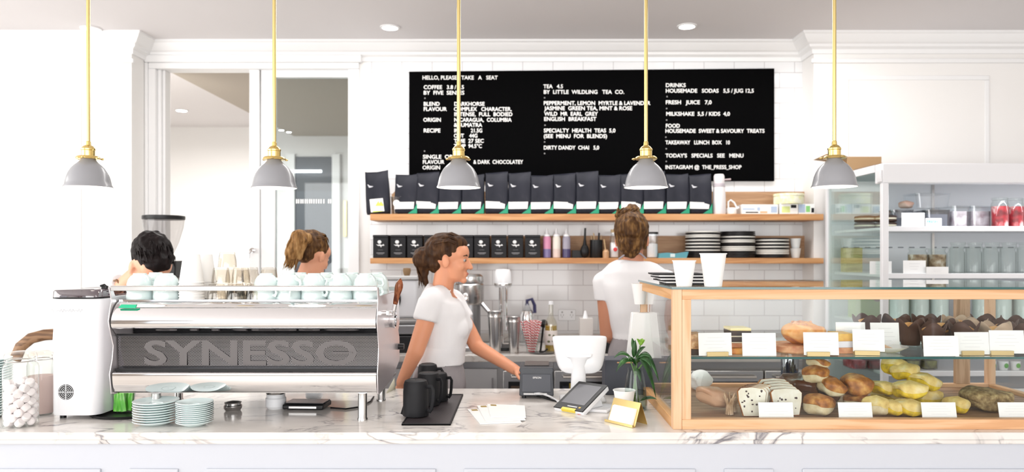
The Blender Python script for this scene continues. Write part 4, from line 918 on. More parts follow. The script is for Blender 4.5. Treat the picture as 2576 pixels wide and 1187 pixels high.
for k in range(5): slice_(1985-8*k, 2.775+.034*k, 'leaning fruit loaf slice of the right row, %s from the front' % ORD[k], .062, .100+.004*k, 8, -14, seed=20+k)
# paper wrapped loaf, far left
bun('wrapped_loaf', 'long pale brown roll wrapped in clear film at the case left', 'loaf', 1793, 1040, 2.86, .075, .035, .028, ZF_+.02, (0,14,10), noisy('film_wrapped', [(.3,(.45,.24,.14)),(.6,(.62,.40,.27)),(.8,(.75,.60,.5))], (12,12,12), 3, .25, .3), mat('roll_brown', (.50,.30,.19), .35))
for k, (px, py, h_) in enumerate(((1835, 1045, .07), (1845, 1046, .05))):
    t = thing('film_bunch', 'twisted clear film end beside the wrapped roll, '+('left' if k == 0 else 'right')+' one', 'wrapping', (X(px, 2.80+.05*k), 2.80+.05*k, ZF_))
    m = MB()
    for q in range(9): a = q*.7; m.tube([(.012*math.cos(a), .012*math.sin(a), 0), (.006*math.cos(a), .006*math.sin(a), h_*.5), (.022*math.cos(a+.6), .02*math.sin(a+.6), h_+.012*math.sin(q*2))], [.004,.006,.002], 6)
    ob('crumpled_film', m, noisy('kraft_film', [(.3,(.30,.18,.09)),(.6,(.58,.42,.28)),(.8,(.8,.74,.66))], (30,30,30), 4, .3, .4), t)
t = thing('crumpled_bag', 'crumpled white paper bag behind the wrapped roll', 'paper bag', (X(1765, 3.3), 3.31, ZF_))
m = MB(); m.ell((0,0,.042), (.050,.035,.042), nu=24, nv=14); ob('bag', m, PAPER, t, jitter=.018, jscale=22, smooth=15)
t = thing('bag_support', 'small upturned steel basin under the crumpled white bag', 'basin', (X(1762, 3.12), 3.13, ZF_)) if 0 else None
# ---- upper shelf goods
def cake(name, lab, px0, px1, d, layers, depth=.09, rz=0, grp=None):
    x0, x1 = X(px0, d), X(px1, d); t = thing(name, lab, 'cake', ((x0+x1)/2, d, ZS), R(rz), grp); z = 0
    for nm, h_, mt_ in layers: ob(nm, MB().box((x0-x1)/2, (x1-x0)/2, 0, depth, z, z+h_), mt_, t, bevel=.002, jitter=.0015, jscale=60); z += h_
    return t
cake('nut_slice', 'brown nut slice at the far left of the glass shelf', 1738, 1768, DF+.10, [('base', .022, CHOC), ('nut_topping', .055, noisy('nuts', [(.3,(.25,.10,.04)),(.5,(.55,.30,.12)),(.75,(.80,.62,.4))], (50,50,50), 4, .5, .7))])
t = thing('timber_board', 'round orange tinted timber board under the layer cake', 'board', (X(1850, 2.83), 2.86, ZS)); ob('board', MB().lathe([(.085,0),(.088,.004),(.088,.018),(.085,.021),(.002,.021)], n=40), ORNG, t)
zs0 = ZS; ZS = ZS+.0215
cake('layer_cake', 'dark chocolate layer cake with cream between two price cards', 1838, 1890, DF+.15, [('nut_base', .016, PINK), ('cream_layer', .005, CREAM), ('sponge', .018, CHOC), ('cream_layer', .005, CREAM), ('sponge', .018, CHOC), ('icing', .010, mat('yellow_icing', (.80,.66,.30), .5))], .10)
ZS = zs0
t = thing('cake_board', 'round wooden board of crumble under the orange pastry', 'board', (X(2012, 2.85), 2.88, ZS)); ob('board', MB().lathe([(.10,0),(.105,.005),(.105,.024),(.10,.028),(.002,.028)], n=44), PINK, t)
t = thing('orange_pastry', 'large orange baked pastry topped with crumble', 'pastry', (X(2020, 2.87), 2.87, ZS+.029)); m = MB(); m.ell((0,0,.04), (.085,.065,.042), nu=30, nv=16); m.v = [Vector((v.x, v.y, max(v.z, .0))) for v in m.v]; ob('pastry', m, ORNG, t, jitter=.012, jscale=26)
m = MB(); random.seed(5)
for k in range(40): a = random.uniform(0, 6.28); r_ = random.uniform(0, .045); m.ell((r_*math.cos(a)-.01, r_*math.sin(a)*.7, .076+random.uniform(-.004,.006)), (random.uniform(.004,.008),)*3, nu=7, nv=5)
ob('crumble', m, PINK, t)
cake('layered_slice', 'tall slice with orange top and white cream middle', 2108, 2150, DF+.14, [('base', .022, PINK), ('white_middle', .024, mat('white_cream', (.82,.80,.86), .5)), ('orange_top', .028, noisy('gold_top', [(.3,(.65,.30,.04)),(.6,(.82,.50,.08)),(.8,(.88,.70,.3))], (30,30,30), 4, .4, .5))], .10)
t = thing('serving_plate', 'white oval plate with a pastry wedge before the muffins', 'plate', (X(2245, 2.80), 2.85, ZS)); ob('plate', MB().lathe([(.03,0),(.045,.004),(.075,.020),(.078,.023),(.074,.023),(.043,.008),(.002,.007)], n=44, cap=False), CERAM, t)
t = thing('pastry_wedge', 'small pale brown pastry wedge on the white plate', 'pastry', (X(2240, 2.80), 2.815, ZS+.010)); m = MB(); m.prism([(-.03,0),(.035,.0),(-.03,.03)], 0, .05, 'xz'); ob('wedge', m, noisy('wedge', [(.3,(.55,.33,.20)),(.7,(.72,.52,.36))], (30,30,30)), t, bevel=.002)
# muffins in tulip papers
DKP = mat('dark_muffin_paper', (.085,.035,.022), .6); TANP = mat('tan_muffin_paper', (.55,.40,.29), .7); MUF = noisy('muffin_top', [(.3,(.40,.13,.02)),(.5,(.72,.32,.06)),(.75,(.85,.58,.28))], (30,30,30), 4, .6, .6)
def muffin(lab, paper):
    t = thing('muffin', lab, 'muffin'); N = 32; rings = []
    for j, (r, z) in enumerate(((.026,0),(.029,.02),(.033,.045),(.037,.060),(.043,.072))):
        ring = []
        for i in range(N):
            a = 2*math.pi*i/N; pk = abs(math.cos(2*a))**1.1; rz = r*(1+.02*math.cos(8*a)); zz_ = z+(.013*(2*pk-1) if j == 4 else .006*(2*pk-1) if j == 3 else 0)
            ring.append((rz*math.cos(a), rz*math.sin(a), zz_))
        rings.append(ring)
    m = MB(); m.loft(rings, cap=False); m.add(rings[0], [tuple(range(N))]); ob('paper_case', m, paper, t, smooth=25, solid=.0008)
    m = MB(); m.ell((0,0,.050), (.0325,.0325,.020), nu=22, nv=12); ob('muffin_top', m, MUF, t, jitter=.004, jscale=50)
    return t
mf = {}
random.seed(9); q = 0
for row, (d, xs_) in enumerate(((2.93, (2345, 2425, 2505, 2585)), (3.04, (2290, 2368, 2446, 2524, 2600)), (3.15, (2180, 2255, 2330, 2405, 2480, 2555)))):
    for k, px in enumerate(xs_):
        tan = (row, k) in ((1, 2), (0, 2), (2, 3)); key = 'tan' if tan else 'dark'
        lab = 'muffin in a %s tulip paper, %s row, %s from left' % ('tan' if tan else 'dark brown', ('front', 'middle', 'rear')[row], ORD[k])
        if key not in mf: mf[key] = o = muffin(lab, TANP if tan else DKP)
        else: o = dup(mf[key], label=lab)
        o['group'] = 'muffins on the glass shelf'; o.location = (X(px, d), d, ZS+.0005+.004*row); o.rotation_euler = (0, 0, random.uniform(0, 6)); s = random.uniform(1.22, 1.32); o.scale = (s, s, s)
# ================================================================= MENU BOARD
t = thing('menu_board', 'large black menu board with white lettering on the tiled wall', 'menu board', (X(1029, 5.07), 5.07, Z(455, 5.07)))
BD = 5.07; bx0 = X(1029, BD); bz0 = Z(455, BD)
def bp(px, py): return X(px, BD)-bx0, Z(py, BD)-bz0
m = MB(); m.prism([bp(1029,454), bp(1948,455), bp(1948,172), bp(1029,180)], 0, .028, 'xz'); ob('board_panel', m, BOARD, t)
LINES = [('HELLO, PLEASE   TAKE   A   SEAT',1063,1252,200),('COFFEE   3.8 / 4.5',1066,1167,224),('BY  FIVE  SENSES',1066,1168,238),('BLEND',1066,1106,266),('FLAVOUR',1066,1124,279),('ORIGIN',1065,1109,306),('RECIPE',1066,1108,333),
 ('DARKHORSE',1143,1219,266),('COMPLEX   CHARACTER,',1142,1287,279),('INTENSE,  FULL  BODIED',1143,1289,292),('NICARAGUA,  COLUMBIA',1143,1287,306),('& SUMATRA',1142,1213,319),('IN         21.5G',1143,1213,333),('OUT    44G',1142,1201,346),('TIME  27 SEC',1142,1217,359),('TEMP  94.5°C',1142,1212,372),
 ('SINGLE  ORIGIN',1064,1168,399),('FLAVOUR',1064,1118,412),('ORIGIN',1063,1107,426),('& DARK  CHOCOLATEY',1191,1316,412),
 ('TEA   4.5',1367,1416,222),('BY  LITTLE  WILDLING   TEA  CO.',1368,1570,236),('PEPPERMENT, LEMON  MYRTLE & LAVENDER',1368,1636,264),('JASMINE  GREEN TEA, MINT & ROSE',1369,1590,277),('WILD  MR  EARL  GREY',1369,1504,291),('ENGLISH  BREAKFAST',1369,1500,304),('SPECIALTY  HEALTH  TEAS  5,0',1368,1548,333),('(SEE  MENU  FOR  BLENDS)',1368,1527,347),('DIRTY DANDY  CHAI   5,0',1368,1507,376),
 ('DRINKS',1675,1725,219),('HOUSEMADE   SODAS   5,5 / JUG 12,5',1675,1896,233),('FRESH   JUICE   7,0',1675,1790,262),('MILKSHAKE  5,5 / KIDS  4,0',1676,1836,291),('FOOD',1675,1710,321),('HOUSEMADE  SWEET & SAVOURY  TREATS',1674,1923,334),('TAKEAWAY   LUNCH  BOX   10',1674,1836,363),("TODAY'S   SPECIALS   SEE   MENU",1674,1870,396),('INSTAGRAM @  THE_PRESS_SHOP',1674,1865,425)]
for s_, a, b, py in LINES:
    xa_, z_ = bp(a, py); xb_, _ = bp(b, py); text('menu_line', s_, LETTER, t, xa_, xb_, z_, .0255, -.0012, .014, depth=.0012)
m = MB()
for px, py in ((1069,247),(1068,380),(1370,246),(1371,315),(1370,357),(1370,386),(1678,243),(1677,273),(1677,302),(1675,345),(1676,374),(1676,406)): a, b = bp(px, py); m.box(a-.004, a+.004, -.0015, 0, b-.004, b+.004)
ob('separator_dots', m, mat('dim_dots', (.25,.24,.24), .6), t)['kind'] = 'stuff'

# ================================================================= SHELVES ON THE TILED WALL
SD = 4.83; sx0, sx1 = X(931, SD), X(2072, SD); SD2 = WB-.001
def shelf(lab, py0, py1):
    z0, z1 = Z(py1, SD), Z(py0, SD)
    t = thing('wall_shelf', lab, 'shelf', (sx0, SD, z0), 0, 'oak shelves on the tiled wall')
    ob('shelf_board', MB().box(0, sx1-sx0, 0, WF-SD-.001, 0, z1-z0), OAK, t, bevel=.002)
    xr_ = XR1-sx0-.002
    ob('rear_board', MB().box(0, xr_, WF-SD, WB-SD-.001, 0, z1-z0), OAK, t)
    xa_, xb_ = X(985, 5.06)-sx0, X(2040, 5.06)-sx0; h_ = Z(py0-56, 5.06)-z1
    m = MB(); m.prism([(xa_,z1-z0),(xa_,z1-z0+h_-.02),(xa_+.02,z1-z0+h_),(xb_-.02,z1-z0+h_),(xb_,z1-z0+h_-.02),(xb_,z1-z0)], 5.062-SD, 5.09-SD, 'xz'); ob('back_board', m, OAKB, t)
    return z1+.0005
S1 = shelf('upper oak wall shelf holding the row of coffee bags', 538, 554); S2 = shelf('lower oak wall shelf holding black tins and plates', 649, 663)
# coffee bags
BAG = noisy('foil_bag', [(.3,(.010,.011,.018)),(.55,(.018,.019,.028)),(.75,(.042,.040,.050))], (5,5,5), 2, .5, .35, 1.2, spec=.22)
LAB = mat('bag_label', (.86,.85,.82), .6); GREENB = mat('green_corner', (.0,.27,.14), .45); LBIRD = mat('bird_mark', (.55,.55,.58), .5); FAINT = mat('faint_print', (.45,.45,.45), .6)
def bag(lab, seed, w_=.148, h_=.262, dp=.085, left=False):
    t = thing('coffee_bag', lab, 'coffee bag'); rn = random.Random(seed); N = 20; rings = []
    tl, tr, dip = rn.uniform(-.006,.006), rn.uniform(-.004,.012), rn.uniform(.002,.012)
    for j, (u, fw, fd_) in enumerate(((0,.94,.8),(.06,1,1),(.3,1,1),(.55,.99,.92),(.75,.97,.72),(.88,.96,.42),(.96,.97,.16),(1,.98,.06))):
        ring = []
        for i in range(N):
            a = 2*math.pi*(i+.5)/N; sx_ = math.copysign(min(1, abs(math.cos(a))*1.25)**.55, math.cos(a)); sy_ = math.copysign(min(1, abs(math.sin(a))*1.2)**.6, math.sin(a))
            x = sx_*w_/2*fw; y = sy_*dp/2*fd_
            z = h_*u+(tl*(1-sx_)/2+tr*(1+sx_)/2-dip*(1-sx_*sx_))*u**3 + (rn.uniform(-.002,.002) if j > 4 else 0)
            ring.append((x+rn.uniform(-.0015,.0015), y+rn.uniform(-.0025,.0025)*(j > 1), z))
        rings.append(ring)
    m = MB(); m.loft(rings); bd = ob('bag_body', m, BAG, t, smooth=70)
    y0 = -dp/2-.0012
    if left:
        m = MB(); m.prism([(-.046,.012),(.040,.016),(.034,.100),(-.050,.096)], y0-.0006, y0, 'xz'); ob('label', m, LAB, t)
        m = MB(); m.prism([(-.016,.052),(.006,.085),(.010,.068),(.022,.080),(.034,.062),(.036,.050)], y0-.0012, y0-.0006, 'xz'); m.prism([(-.036,.012),(-.030,.019),(.02,.019),(.036,.0165)], y0-.0012, y0-.0006, 'xz'); ob('label_print', m, mat('lime_print', (.66,.75,.12), .6), t)
        m = MB(); m.prism([(-.062,.185),(-.058,.192),(-.048,.183),(-.030,.180),(-.040,.172),(-.056,.170)], y0*.55, y0*.55+.02, 'xz')
    else:
        m = MB(); q = rn.uniform(-.003,.003); m.prism([(-.072,.033+q),(.050,.033),(.054,.076-q),(-.072,.078+q)], y0-.0006, y0, 'xz'); ob('label', m, LAB, t)
        m = MB(); m.box(-.058, -.005, y0-.001, y0-.0006, .062, .065); ob('label_print', m, FAINT, t)
        m = MB(); m.prism([(.012,.002),(.072,.004),(.0725,.070),(.052,.030)], y0+.0, y0+.004, 'xz'); ob('green_corner', m, GREENB, t)
    m = MB(); y1 = -dp/2*.80; m.prism([(-.060,.192),(-.052,.190),(-.046,.183),(-.022,.179),(-.034,.173),(-.050,.171)], y1-.003, y1+.003, 'xz'); ob('bird_mark', m, LBIRD, t)
    return t
bagx = [1021,1075,1132,1189,1249,1307,1364,1421,1478,1535,1591,1647,1706,1764]
protos = [bag('x', 31), bag('x', 57), bag('x', 83)]
BY = 4.885
for k, px in enumerate(bagx):
    lab = 'dark coffee bag with white label and green corner, %s from left of fourteen' % ORD[k]
    o = protos[k] if k < 3 else dup(protos[k % 3])
    o['label'] = lab; o['group'] = 'coffee bags on the upper shelf'; o.location = (X(px, BY-.04), BY+.004*(k%2), S1); o.rotation_euler = (0, 0, R([0,2,-2,0,3,1,-1][k%7])); o.scale = (1, 1, [1,1.03,.99,1.0,1.03,1.01,.98][k%7])
o = bag('dark coffee bag with lime green printed label, standing apart at the shelf left', 5, .152, .275, .085, True); o.location = (X(950, BY-.04), BY, S1); o.rotation_euler = (0, R(-3), R(6))
def simple(name, lab, cat, px, d, z, parts, rot=0, grp=None, dz=0):
    t = thing(name, lab, cat, (X(px, d), d, z+dz), rot, grp)
    for nm, m, mt_ in parts: ob(nm, m, mt_, t)
    return t
L = lambda prof, n=28, cap=False, **k: MB().lathe(prof, n=n, cap=cap, **k)
CTB = MB; dS = 4.84+.05
simple('plastic_cup', 'clear plastic cup with a white sticker before the coffee bags', 'cup', 1000, 4.845+.035, S1, [('cup_wall', L([(.028,0),(.031,.004),(.042,.105),(.046,.112),(.044,.113),(.040,.105),(.029,.005),(.002,.005)]), PLASTC), ('sticker', MB().prism([(.022*math.cos(2*math.pi*i/20), .068+.022*math.sin(2*math.pi*i/20)) for i in range(20)], -.041, -.039, 'xz'), LAB)])
simple('shaker_bottle', 'tall frosted white shaker bottle right of the coffee bags', 'bottle', 1809, 4.88, S1, [('bottle_body', L([(.040,0),(.043,.01),(.041,.12),(.036,.185),(.033,.20),(.034,.205),(.034,.245),(.028,.258),(.002,.259)]), mat('frosted', (.74,.70,.70), .4)), ('collar', L([(.0365,.175),(.0385,.178),(.038,.196),(.0355,.199)]), mat('collar_grey', (.45,.40,.43), .3)), ('spout', MB().tube([(.03,0,.222),(.075,0,.226)], .006), mat('spout_pink', (.45,.35,.36), .4))])
simple('dosing_jug', 'small white jug with curled handle on the upper shelf', 'jug', 1840, 4.88, S1, [('jug_body', L([(.030,0),(.034,.01),(.032,.035),(.026,.042),(.002,.042)]), CERAM), ('handle', MB().tube([(-.02,0,.04),(-.02,0,.08),(-.005,0,.092),(.018,0,.075),(.034,0,.045)], .006), CERAM), ('spout', MB().tube([(.02,0,.03),(.048,0,.045)], [.009,.007]), CERAM)])
BLUEC = mat('carton_blue', (.42,.52,.68), .5); LIME = mat('tin_lime', (.66,.74,.30), .5)
def carton(lab, px0, px1, h_, z, body, marks, d=4.86, dp=.12, rz=0):
    x0, x1 = X(px0, d), X(px1, d); w_ = (x1-x0)/2; t = thing('carton', lab, 'box', ((x0+x1)/2, d, z), R(rz))
    ob('carton_body', MB().box(-w_, w_, 0, dp, 0, h_), body, t, bevel=.002)
    for k, (a, b, c_, e, mt_) in enumerate(marks): ob('print', MB().box(-w_+2*w_*a, -w_+2*w_*b, -.0008, 0, h_*c_, h_*e), mt_, t)
    return t
OR = mat('carton_orange', (.72,.42,.25), .5)
carton('white and blue carton lying on the upper shelf', 1866, 1958, .062, S1, PAPER, [(.02,.35,.45,.6,BLUEC),(.42,.50,.35,.7,BLUEC),(.1,.45,.12,.24,MATTEB),(.5,.7,.1,.3,OR),(.8,.97,.15,.8,BLUEC)], rz=2)
carton('white carton with lime print, upper shelf right end', 1962, 2008, .066, S1, PAPER, [(.1,.55,.15,.75,LIME),(.6,.9,.6,.9,MATTEB)])
carton('white carton with blue and green print, upper shelf right end', 2009, 2050, .066, S1, PAPER, [(.0,.4,.15,.95,BLUEC),(.45,.7,.2,.8,mat('carton_green', (.25,.60,.20), .5)),(.78,.95,.15,.6,MATTEB)])
YP = noisy('yellow_pattern', [(.4,(.80,.78,.45)),(.6,(.86,.84,.70))], (30,30,30), 3, .5)
simple('round_tin', 'round pale yellow patterned tin on top of the cartons', 'tin', 1984, 4.92, S1+.0665, [('tin_body', L([(.094,0),(.095,.002),(.095,.050),(.093,.052),(.002,.052)], 40, True), YP), ('tin_lid', L([(.0965,.052),(.0965,.066),(.094,.068),(.002,.068)], 40), YP)])
# black tins with white emblem
EMB = mat('emblem_white', (.72,.72,.72), .6)
def tin(lab):
    t = thing('tea_tin', lab, 'tin'); w_ = .049; h_ = .148
    ob('tin_body', MB().box(-w_, w_, 0, .095, 0, h_-.018), MATTEB, t, bevel=.003); ob('tin_lid', MB().box(-w_-.001, w_+.001, -.001, .096, h_-.0175, h_), MATTEB, t, bevel=.003)
    m = MB()
    for k in range(6): a = k*math.pi/3; m.ell((-.006+.007*math.cos(a), -.0012, .103+.006*math.sin(a)), (.006,.0008,.006), nu=10, nv=6)
    m.prism([(-.028,.088),(-.016,.084),(-.004,.088),(.010,.082),(.020,.090),(.026,.080),(.018,.079),(.008,.078),(.004,.068),(-.002,.078),(-.016,.078)], -.0016, -.0002, 'xz'); ob('flower_emblem', m, EMB, t)
    m = MB(); m.box(-.016,.016,-.0012,0,.051,.0525); m.box(-.026,.026,-.0012,0,.030,.0345); m.box(-.018,.018,-.0012,0,.024,.0265); ob('label_text_lines', m, mat('tin_text', (.22,.22,.23), .6), t)
    return t
tp_ = None
for k, px in enumerate((957,1001,1043,1086,1129,1171,1212,1255,1297,1340)):
    lab = 'black tea tin with a white flower emblem, %s from left of ten' % ORD[k]
    if tp_ is None: tp_ = o = tin(lab); o['group'] = 'black tea tins on the lower shelf'
    else: o = dup(tp_, label=lab)
    o.location = (X(px, 4.86), 4.86+.004*(k%3), S2); o.rotation_euler[2] = R([-3,0,2,0,-1][k%5])
def squeezy(px, lab, lower, upper):
    simple('squeeze_bottle', lab, 'bottle', px, 4.90, S2, [('lower_fill', L([(.023,0),(.026,.004),(.026,.058)], 24, True), lower), ('upper_body', L([(.026,.058),(.026,.125),(.022,.137),(.019,.14)], 24, True), upper), ('nozzle', L([(.021,.14),(.021,.150),(.010,.160),(.004,.192),(.0015,.193)], 20, True), PLAST)], grp='squeeze bottles on the lower shelf')
squeezy(1376, 'pink and purple syrup squeeze bottle beside the black tins', mat('syrup_violet', (.16,.13,.28), .3), mat('syrup_pink', (.55,.22,.34), .3))
squeezy(1400, 'cream coloured squeeze bottle between the pink and blue ones', mat('syrup_blush', (.62,.50,.45), .3), mat('syrup_cream', (.66,.62,.55), .3))
squeezy(1425, 'dark blue squeeze bottle, rightmost of the three', mat('syrup_navy', (.05,.04,.12), .3), mat('syrup_grey', (.28,.26,.32), .3))
m = MB(); m.ell((0,0,.045), (.028,.02,.046), nu=20, nv=12); simple('black_bottle', 'rounded black bottle with long thin neck on the lower shelf', 'bottle', 1471, 4.93, S2, [('bottle_body', m, BLACK), ('neck', MB().tube([(0,0,.08),(.001,0,.13),(.003,0,.195)], [.014,.007,.0065], 12), BLACK)])
simple('low_black_tray', 'low black container behind the black bottle', 'container', 1456, 4.99, S2, [('body', MB().box(-.045,.03,-.03,.03,0,.05), BLACK)])
t = simple('utensil_cup', 'black cup holding wooden stirrers and brushes', 'utensil cup', 1500, 4.94, S2, [('cup_body', L([(.040,0),(.042,.004),(.042,.118),(.040,.118),(.039,.006),(.002,.006)]), BLACK)])
for k in range(6):
    a = k*1.05; c_ = (X(1500,4.94)+.02*math.cos(a), 4.94+.02*math.sin(a), S2+.008)
    tt = thing('wooden_stirrer' if k < 5 else 'pastry_brush', ('thin wooden stirrer in the black cup, %s of five' % ORD[k]) if k < 5 else 'black tipped brush standing in the utensil cup', 'utensil', c_, (R(4*math.sin(a)), R(5*math.cos(a)), 0))
    ob('shaft', MB().tube([(0,0,0),(0,0,.14+.008*(k%3))], .0035 if k < 5 else .006, 8), mat('stick_wood', (.58,.42,.24), .6) if k < 5 else BLACK, tt)
simple('spice_jar', 'small amber jar with a leaning wooden spoon', 'jar', 1524, 4.90, S2, [('jar_body', L([(.020,0),(.021,.04),(.014,.05),(.014,.055),(.002,.055)]), mat('amber_fill', (.45,.26,.13), .3)), ('spoon', MB().tube([(-.002,0,.05),(-.012,-.005,.12)], .004), mat('spoon_wood', (.55,.38,.2), .6))])
simple('red_label_jar', 'tall clear jar with red mark left of the bun haired woman', 'jar', 1545, 4.92, S2, [('jar_body', L([(.028,0),(.030,.005),(.030,.13),(.022,.15),(.022,.165)]), PLASTC), ('contents', L([(.002,.004),(.027,.006),(.027,.10),(.002,.10)]), mat('pale_fill', (.74,.70,.68), .6)), ('red_mark', MB().ell((.004,-.03,.055), (.013,.002,.013)), mat('mark_red', (.55,.03,.03), .5)), ('stopper', L([(.023,.165),(.023,.185),(.002,.186)]), mat('cork', (.55,.42,.25), .8))])
simple('sugar_canister', 'tall clear canister of white sugar with black lid', 'canister', 1641, 4.92, S2, [('canister_body', L([(.034,0),(.036,.004),(.036,.158)]), PLASTC), ('sugar', L([(.002,.004),(.034,.005),(.034,.09),(.002,.10)]), mat('sugar_fill', (.84,.82,.80), .9)), ('lid', L([(.038,.156),(.038,.168),(.002,.170)]), BLACK)])
m = MB(); m.prism([(-.09,0),(-.085,.030),(-.03,.034),(.02,.028),(.098,.040),(.085,.0)], 0, .10, 'xz'); simple('folded_cloth', 'folded teal and white cloth beside the plate stacks', 'cloth', 1694, 4.85, S2, [('cloth_body', m, mat('teal_cloth', (.10,.32,.38), .8)), ('white_band', MB().box(-.02,.01,-.002,.0,.006,.027), mat('pale_teal', (.62,.74,.76), .8))])
# plates in stacks
BLKC = mat('black_stoneware', (.012,.010,.011), .35); PLW = mat('plate_rim_white', (.80,.78,.73), .3)
def plate(mt_, r):
    t = thing('dinner_plate', 'x', 'plate')
    ob('plate_body', L([(r*.6,0),(r*.66,.001),(r*.95,.0028),(r*.995,.0035),(r,.005),(r,.0095),(r*.985,.0106),(r*.6,.004),(.003,.004)], 40), mt_, t); return t
pls = {}
def plates(px, n, r, pattern, where, pitch=.0108):
    z = S2
    for k in range(n):
        c_ = pattern[k % len(pattern)]; lab = '%s plate, %s from the bottom of the %s plate stack' % ('white' if c_ == 'w' else 'black', ORD[k], where)
        key = (c_, r)
        if key not in pls: pls[key] = o = plate(PLW if c_ == 'w' else BLKC, r); o['label'] = lab
        else: o = dup(pls[key], label=lab)
        o['group'] = 'plates on the lower shelf'; o.location = (X(px, 4.95), 4.955, z); z += pitch
plates(1768, 16, .113, 'bbbbwbwbwbwbwwbw'[:16], 'left')
plates(1856, 16, .112, 'bbbbwwwbbwwbwbbb', 'middle')
plates(1942, 12, .109, 'bbwwwbwbwbwb', 'right')
cw = None
for k in range(2):
    t = thing('white_tumbler', 'crinkled white tumbler right of the plates, '+('lower' if k == 0 else 'upper')+' of two', 'cup', (X(2001, 4.93), 4.93, S2+k*.064), 0, 'white tumblers on the lower shelf'); ob('cup_body', L([(.024,0),(.028,.02),(.034,.06),(.035,.063),(.032,.062),(.022,.004),(.002,.004)]), mat('tumbler_white', (.78,.80,.80), .4), t)

# ================================================================= BACK BENCH
BF = 4.39; BT = CZ-.587
t = thing('back_bench', 'long back bench with a marble top and grey cabinet fronts', 'bench', (0, BF, 0)); bx1 = X(2400, BF)
m = MB(); m.box(X(935, BF), 1.6, 0, WF-BF-.002, BT-.038, BT); m.box(XL1+.22, X(935, BF), 0, WF-BF-.002, BT-.038, BT); ob('bench_top', m, MARBLEB, t, bevel=.003)
ob('bench_top_rear', MB().box(XL1+.22, XR1-.02, WF-BF-.001, WB-BF-.065, BT-.038, BT), MARBLEB, t)
ob('upstand', MB().box(X(935, WB), XR1-.02, WB-BF-.022, WB-BF-.002, BT+.0005, BT+.055), MARBLEB, t)
GCAB = mat('cabinet_grey', (.42,.42,.43), .5)
ob('carcass', MB().box(XL1+.24, 1.58, .03, WF-BF-.01, .1, BT-.0385), GCAB, t)
ob('plinth', MB().box(XL1+.24, 1.58, .08, .4, 0, .0995), MATTEB, t)
ob('shadow_gap_strip', MB().box(XL1+.24, 1.58, .02, .03, BT-.075, BT-.0385), DSTEEL, t)  # solid dark strip stands in for the shaded gap under the top
x = XL1+.05; k = 0
for a, b in ((X(700,BF), X(880,BF)), (X(885,BF), X(1065,BF)), (X(1070,BF), X(1250,BF))):
    m = MB(); m.box(a, b, .008, .0295, .12, BT-.08); dq = ob('cabinet_door', m, GCAB, t, bevel=.002); ob('pull', MB().box(b-.03, b-.02, -.006, .008, BT-.25, BT-.13), STEEL, dq)
def underbench(name, lab, cat, px0, px1, glassy=True):
    x0, x1 = X(px0, BF), X(px1, BF); w_ = x1-x0; t = thing(name, lab, cat, (x0, BF-.035, 0)); zt_ = BT-.085
    ob('casing', MB().box(0, w_, 0, .06, .12, zt_), STEEL, t, bevel=.003)
    ob('seal', MB().box(.03, w_-.03, -.004, 0, .2, zt_-.06), BLACK, t, bevel=.006)
    ob('window', MB().box(.045, w_-.045, -.006, -.0045, .22, zt_-.085), mat('oven_glass', (.10,.07,.05), .12) if not glassy else mat('fridge_glass', (.03,.03,.04), .08), t)
    ob('handle', MB().tube([(.05,-.004,zt_-.03),(.05,-.035,zt_-.03),(w_-.05,-.035,zt_-.03),(w_-.05,-.004,zt_-.03)], .007), STEEL, t)
    return t
t = underbench('oven', 'steel framed oven under the bench behind the printer', 'oven', 1266, 1390, False)
ob('warning_sticker', MB().box(.10, .14, -.008, -.0065, .55, .60), mat('sticker_amber', (.45,.32,.04), .5), t)
t = underbench('bench_fridge', 'dark glass bench fridge behind the till screen', 'fridge', 1394, 1540)
ob('yellow_sticker', MB().box(.085, .155, -.008, -.0065, Z(974,BF), Z(961,BF)), mat('sticker_ochre', (.42,.30,.04), .5), t)
underbench('bench_fridge', 'steel bench fridge seen through the case left half', 'fridge', 1700, 1915)
underbench('bench_fridge', 'steel bench fridge seen through the case middle', 'fridge', 1920, 2080)
# ---- things on the back bench
B = BT+.0008
t = thing('toaster_grill', 'black and steel contact grill behind the walking woman', 'grill', (X(1010, 4.55), 4.5, B))
ob('grill_base', MB().box(-.17,.17,0,.30,0,.10), BLACK, t, bevel=.006); ob('grill_plate', MB().box(-.165,.165,.01,.29,.105,.165), DSTEEL, t, bevel=.008)
for k in range(6): ob('rack_bar', MB().tube([(-.16,.02+.05*k,.20),(.16,.02+.05*k,.20)], .0045), STEEL, t)
for k in range(2): ob('rack_end', MB().tube([(-.16+.32*k,.02,.165),(-.16+.32*k,.02,.20),(-.16+.32*k,.27,.20),(-.16+.32*k,.27,.165)], .005), STEEL, t)
t = thing('bread_bin', 'white enamel bread bin with a round cork knob', 'bread bin', (X(1010, 4.55), 4.52, B+.2055))
zt_ = Z(694, 4.52)-(B+.2055)
m = MB(); w3 = X(1050,4.52)-X(1010,4.52); ob('bin_body', MB().box(-.13,w3,0,.24,0,zt_*.90), mat('enamel', (.70,.71,.74), .3), t, bevel=.015, seg=4); ob('bin_lid', MB().box(-.135,w3+.005,-.005,.245,zt_*.905,zt_), mat('enamel_lid', (.5,.5,.5), .4), t, bevel=.006)
ob('knob', MB().lathe([(.016,zt_),(.02,zt_+.01),(.025,zt_+.03),(.022,zt_+.045),(.002,zt_+.047)], (.025,.08,0), 24), mat('cork_knob', (.22,.13,.06), .7), t)
m = MB(); m.T = Matrix.Translation((-.02,-.004,zt_*.45)); m.ell((0,0,0), (.022,.012,.045)); ob('side_catch', m, BLACK, t)
text('red_mark', 'SMEG'[:0]+'mmm', mat('mark_pink', (.6,.1,.1), .5), t, -.02, .01, zt_*.74, .008, -.0006, .01) if 0 else None
